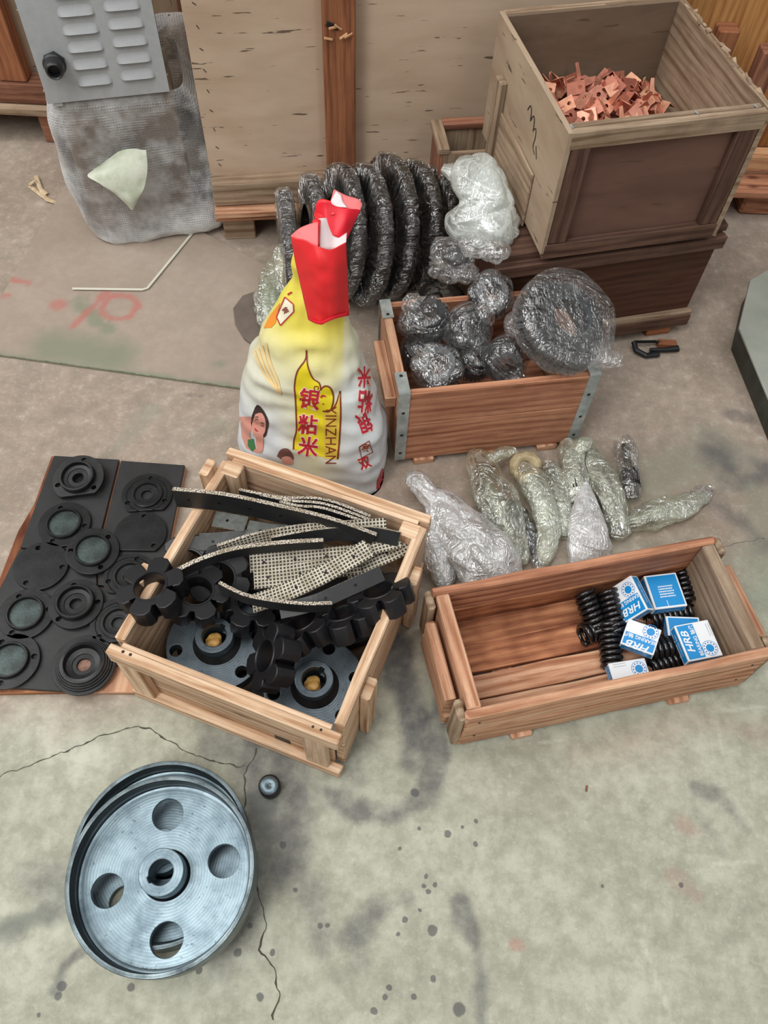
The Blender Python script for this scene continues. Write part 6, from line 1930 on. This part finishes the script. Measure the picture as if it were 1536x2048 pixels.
    wrap(join_meshes([shape2d([line([Z(*p) for p in ((1105, 1490), (1240, 1405), (1290, 1560), (1135, 1640), (1105, 1490))], 2.2, 0)])]), .0020, 'seal_frame', BRN, 5)
    glyph('家', 731, 894, 17, R(0), 'seal_character', BRN, PINKW, 1)
    glyph('双', 729, 925, 26, R(20), 'side_character', RED_, PINKW, .9)
    wrap(shape2d([poly([(754, 962), (762, 940), (771, 925), (772, 950), (768, 975), (757, 988), (752, 975)])]), .0014, 'red_corner_patch', RED_)
    # top left emblem and orange patch
    W_ = lambda x, y: (440 + x * 360 / 1536, 340 + y * 360 / 1536)
    wrap(shape2d([poly([W_(*p) for p in ((375, 1350), (430, 1240), (520, 1130), (500, 1200), (480, 1300), (440, 1345))])]), .0012, 'orange_patch', pm('print_orange', (240, 150, 44)))
    ep = [W_(*p) for p in ((560, 1085), (628, 1145), (632, 1205), (520, 1325), (488, 1255), (560, 1085))]
    emb = join_meshes([shape2d([line([p, q], 2.2, 0)]) for p, q in zip(ep[:-1], ep[1:])])
    wrap(emb, .0022, 'emblem_frame', RED_, 5)
    wrap(shape2d([poly([W_(*p) for p in ((560, 1090), (624, 1148), (628, 1203), (522, 1320), (492, 1255))])]), .0014, 'emblem_field', pm('print_cream', (240, 236, 210)))
    glyph('银', *W_(563, 1195), 12, R(-62), 'emblem_character', BRN, PINKW, 1)
    wrap(shape2d([line([W_(*p) for p in ((582, 1065), (600, 1050), (618, 1042))], 3.0, 3)]), .0020, 'emblem_mark', RED_, 5)
    # pale orange ribbons on the left
    B_ = lambda x, y: (460 + x * 340 / 1536, 560 + y * 340 / 1536)
    rib = []
    for k in range(4):
        dx = k * 34
        rib.append(line([B_(*p) for p in ((225 + dx, 640 - k * 25), (270 + dx, 760), (330 + dx, 880 + k * 8), (430 + dx * .3, 1000 + k * 12))], 4.2))
    wrap(join_meshes([shape2d([r__]) for r__ in rib]), .0016, 'ribbon_pattern', pm('print_peach', (238, 206, 146)), 7)
    # printed portrait of a woman resting her chin on her hand, lower left
    SK, HAIR, GRN = pm('print_skin', (214, 150, 134)), pm('print_hair', (62, 44, 44)), pm('print_green', (66, 122, 74))
    LIP = pm('print_lip', (176, 64, 70)); WHT = pm('print_white', (238, 230, 226))
    wrap(shape2d([poly([B_(*p) for p in ((92, 1235), (190, 1232), (205, 1320), (180, 1400), (235, 1520), (300, 1560), (240, 1560), (150, 1520), (110, 1420))])]), .0012, 'portrait_arm', SK)
    wrap(shape2d([poly([B_(*p) for p in ((165, 1440), (215, 1430), (235, 1520), (205, 1550), (165, 1500))])]), .0016, 'portrait_clothing', GRN)
    wrap(shape2d([poly([B_(*p) for p in ((200, 1225), (245, 1125), (300, 1170), (350, 1270), (345, 1340), (310, 1420), (200, 1330))], 3)]), .0014, 'portrait_hair', HAIR)
    wrap(shape2d([poly([B_(*p) for p in ((232, 1210), (290, 1200), (325, 1275), (318, 1370), (270, 1425), (220, 1400), (202, 1310))], 4)]), .0019, 'portrait_face', SK, 6)
    ft = [line([B_(*p) for p in ((232, 1262), (246, 1252), (258, 1262))], 1.4, 3), line([B_(*p) for p in ((282, 1312), (296, 1306), (304, 1318))], 1.4, 3), line([B_(*p) for p in ((230, 1240), (246, 1232), (262, 1240))], 1.2, 3), line([B_(*p) for p in ((280, 1288), (298, 1284), (310, 1298))], 1.2, 3)]
    wrap(join_meshes([shape2d([f_]) for f_ in ft]), .0024, 'portrait_eyes', HAIR, 5)
    wrap(shape2d([poly([B_(*p) for p in ((225, 1330), (250, 1352), (262, 1366), (240, 1366), (226, 1348))], 3)]), .0024, 'portrait_smile', LIP, 5)
    wrap(shape2d([poly([B_(*p) for p in ((238, 1420), (280, 1385), (300, 1370), (306, 1440), (300, 1540), (250, 1540))], 2)]), .0024, 'portrait_hand', SK, 6)
    wrap(shape2d([poly([B_(*p) for p in ((425, 1590), (460, 1530), (520, 1520), (560, 1560), (575, 1620), (480, 1620))], 3)]), .0015, 'child_hair', pm('print_brown_hair', (116, 78, 74)))
    wrap(shape2d([poly([B_(*p) for p in ((470, 1600), (520, 1585), (560, 1610), (570, 1660), (480, 1650))], 3)]), .0020, 'child_face', SK)
    # --- red top: front panel, folded mouth and the tall flap behind
    redm = NT('red_translucent_weave'); ob = redm.coord('Object')
    redm.set(Base_Color=srgb(228, 38, 44), Roughness=.45, Normal=redm.bump(redm.noise(ob, 260, 3, .5), .12, .0006)); redm.b.inputs['Transmission Weight'].default_value = 0.0
    redm = redm.m
    deep = simple('red_inside_weave', (222, 20, 44), .45); pale = simple('pale_red_weave', (226, 116, 116), .5); wh = simple('white_weave', (226, 214, 214), .5)
    def sheet(name, grid, mat, amp=.003, thick=.0006, nu=8):
        g = [[Vector(q) for q in catmull([tuple(PY(*p)) for p in row], nu)] for row in grid]
        cols = [[Vector(q) for q in catmull([tuple(v) for v in c], nu)] for c in zip(*g)]
        k_ = len(cols[0]); vs = []
        for c in cols:
            for v in c: vs.append(v + Vector((0, amp * noise.noise(v * 45), 0)))
        fs = [(i * k_ + j, (i + 1) * k_ + j, (i + 1) * k_ + j + 1, i * k_ + j + 1) for i in range(len(cols) - 1) for j in range(k_ - 1)]
        o = link_mesh(name, mesh_from(vs, fs), mat, t)
        for p in o.data.polygons: p.use_smooth = True
        md = o.modifiers.new('thickness', 'SOLIDIFY'); md.thickness = thick; md.offset = 0
        return o
    yf = 1.10
    sheet('red_front', [[(582, 474, yf + .055), (610, 480, yf + .04), (635, 492, yf + .03), (662, 498, yf + .035), (692, 484, yf + .055)],
                        [(590, 520, yf + .045), (620, 525, yf + .02), (645, 530, yf + .012), (670, 530, yf + .02), (694, 525, yf + .05)],
                        [(602, 575, yf + .03), (628, 578, yf + .008), (650, 580, yf + .0), (674, 578, yf + .008), (696, 572, yf + .04)],
                        [(616, 638, yf + .010), (634, 645, yf - .006), (645, 648, yf - .010), (668, 636, yf - .004), (698, 628, yf + .025)]], redm)
    sheet('red_hem', [[(616, 634, yf + .008), (640, 643, yf - .012), (668, 632, yf - .007), (698, 624, yf + .022)], [(617, 640, yf + .006), (640, 649, yf - .014), (668, 638, yf - .009), (698, 631, yf + .020)]], deep, 0, .001, 4)
    # left ear: pale back side folded outwards
    sheet('mouth_fold', [[(581, 472, yf + .055), (600, 456, yf + .07), (622, 447, yf + .075), (636, 444, yf + .075)], [(584, 476, yf + .054), (604, 484, yf + .05), (622, 492, yf + .045), (636, 496, yf + .042)]], pale, .001, .0006, 6)
    sheet('mouth_wall', [[(636, 438, yf + .09), (650, 436, yf + .10), (672, 446, yf + .11), (694, 462, yf + .10)], [(634, 498, yf + .05), (655, 500, yf + .055), (672, 498, yf + .06), (692, 488, yf + .06)]], wh, .001, .0006, 6)
    sheet('mouth_seam', [[(625, 440, yf + .085), (634, 438, yf + .088), (641, 440, yf + .09)], [(626, 492, yf + .05), (633, 494, yf + .05), (640, 492, yf + .052)]], redm, .001, .0006, 5)
    # upper flap
    sheet('red_flap', [[(630, 410, yf + .125), (650, 402, yf + .12), (672, 412, yf + .12), (698, 418, yf + .12), (722, 420, yf + .13)],
                       [(634, 440, yf + .11), (652, 440, yf + .10), (672, 442, yf + .10), (692, 444, yf + .10), (708, 448, yf + .115)],
                       [(640, 470, yf + .09), (655, 468, yf + .085), (668, 472, yf + .082), (680, 476, yf + .082), (692, 482, yf + .085)]], deep, .003)
    sheet('upper_flap_fold', [[(628, 430, yf + .118), (634, 405, yf + .128), (645, 398, yf + .13), (662, 402, yf + .128)], [(632, 440, yf + .108), (645, 436, yf + .104), (658, 433, yf + .104), (670, 430, yf + .106)]], redm, .002)
    sheet('flap_back', [[(668, 378, yf + .16), (690, 390, yf + .155), (716, 398, yf + .15), (725, 408, yf + .145)], [(658, 412, yf + .135), (680, 416, yf + .13), (704, 419, yf + .13), (720, 422, yf + .13)]], pale, .001, .0006, 6)
    sheet('flap_white', [[(672, 382, yf + .155), (682, 390, yf + .15), (684, 402, yf + .142)], [(657, 412, yf + .130), (676, 414, yf + .126), (694, 415, yf + .124)]], wh, .0, .0006, 5)
rice_bag()
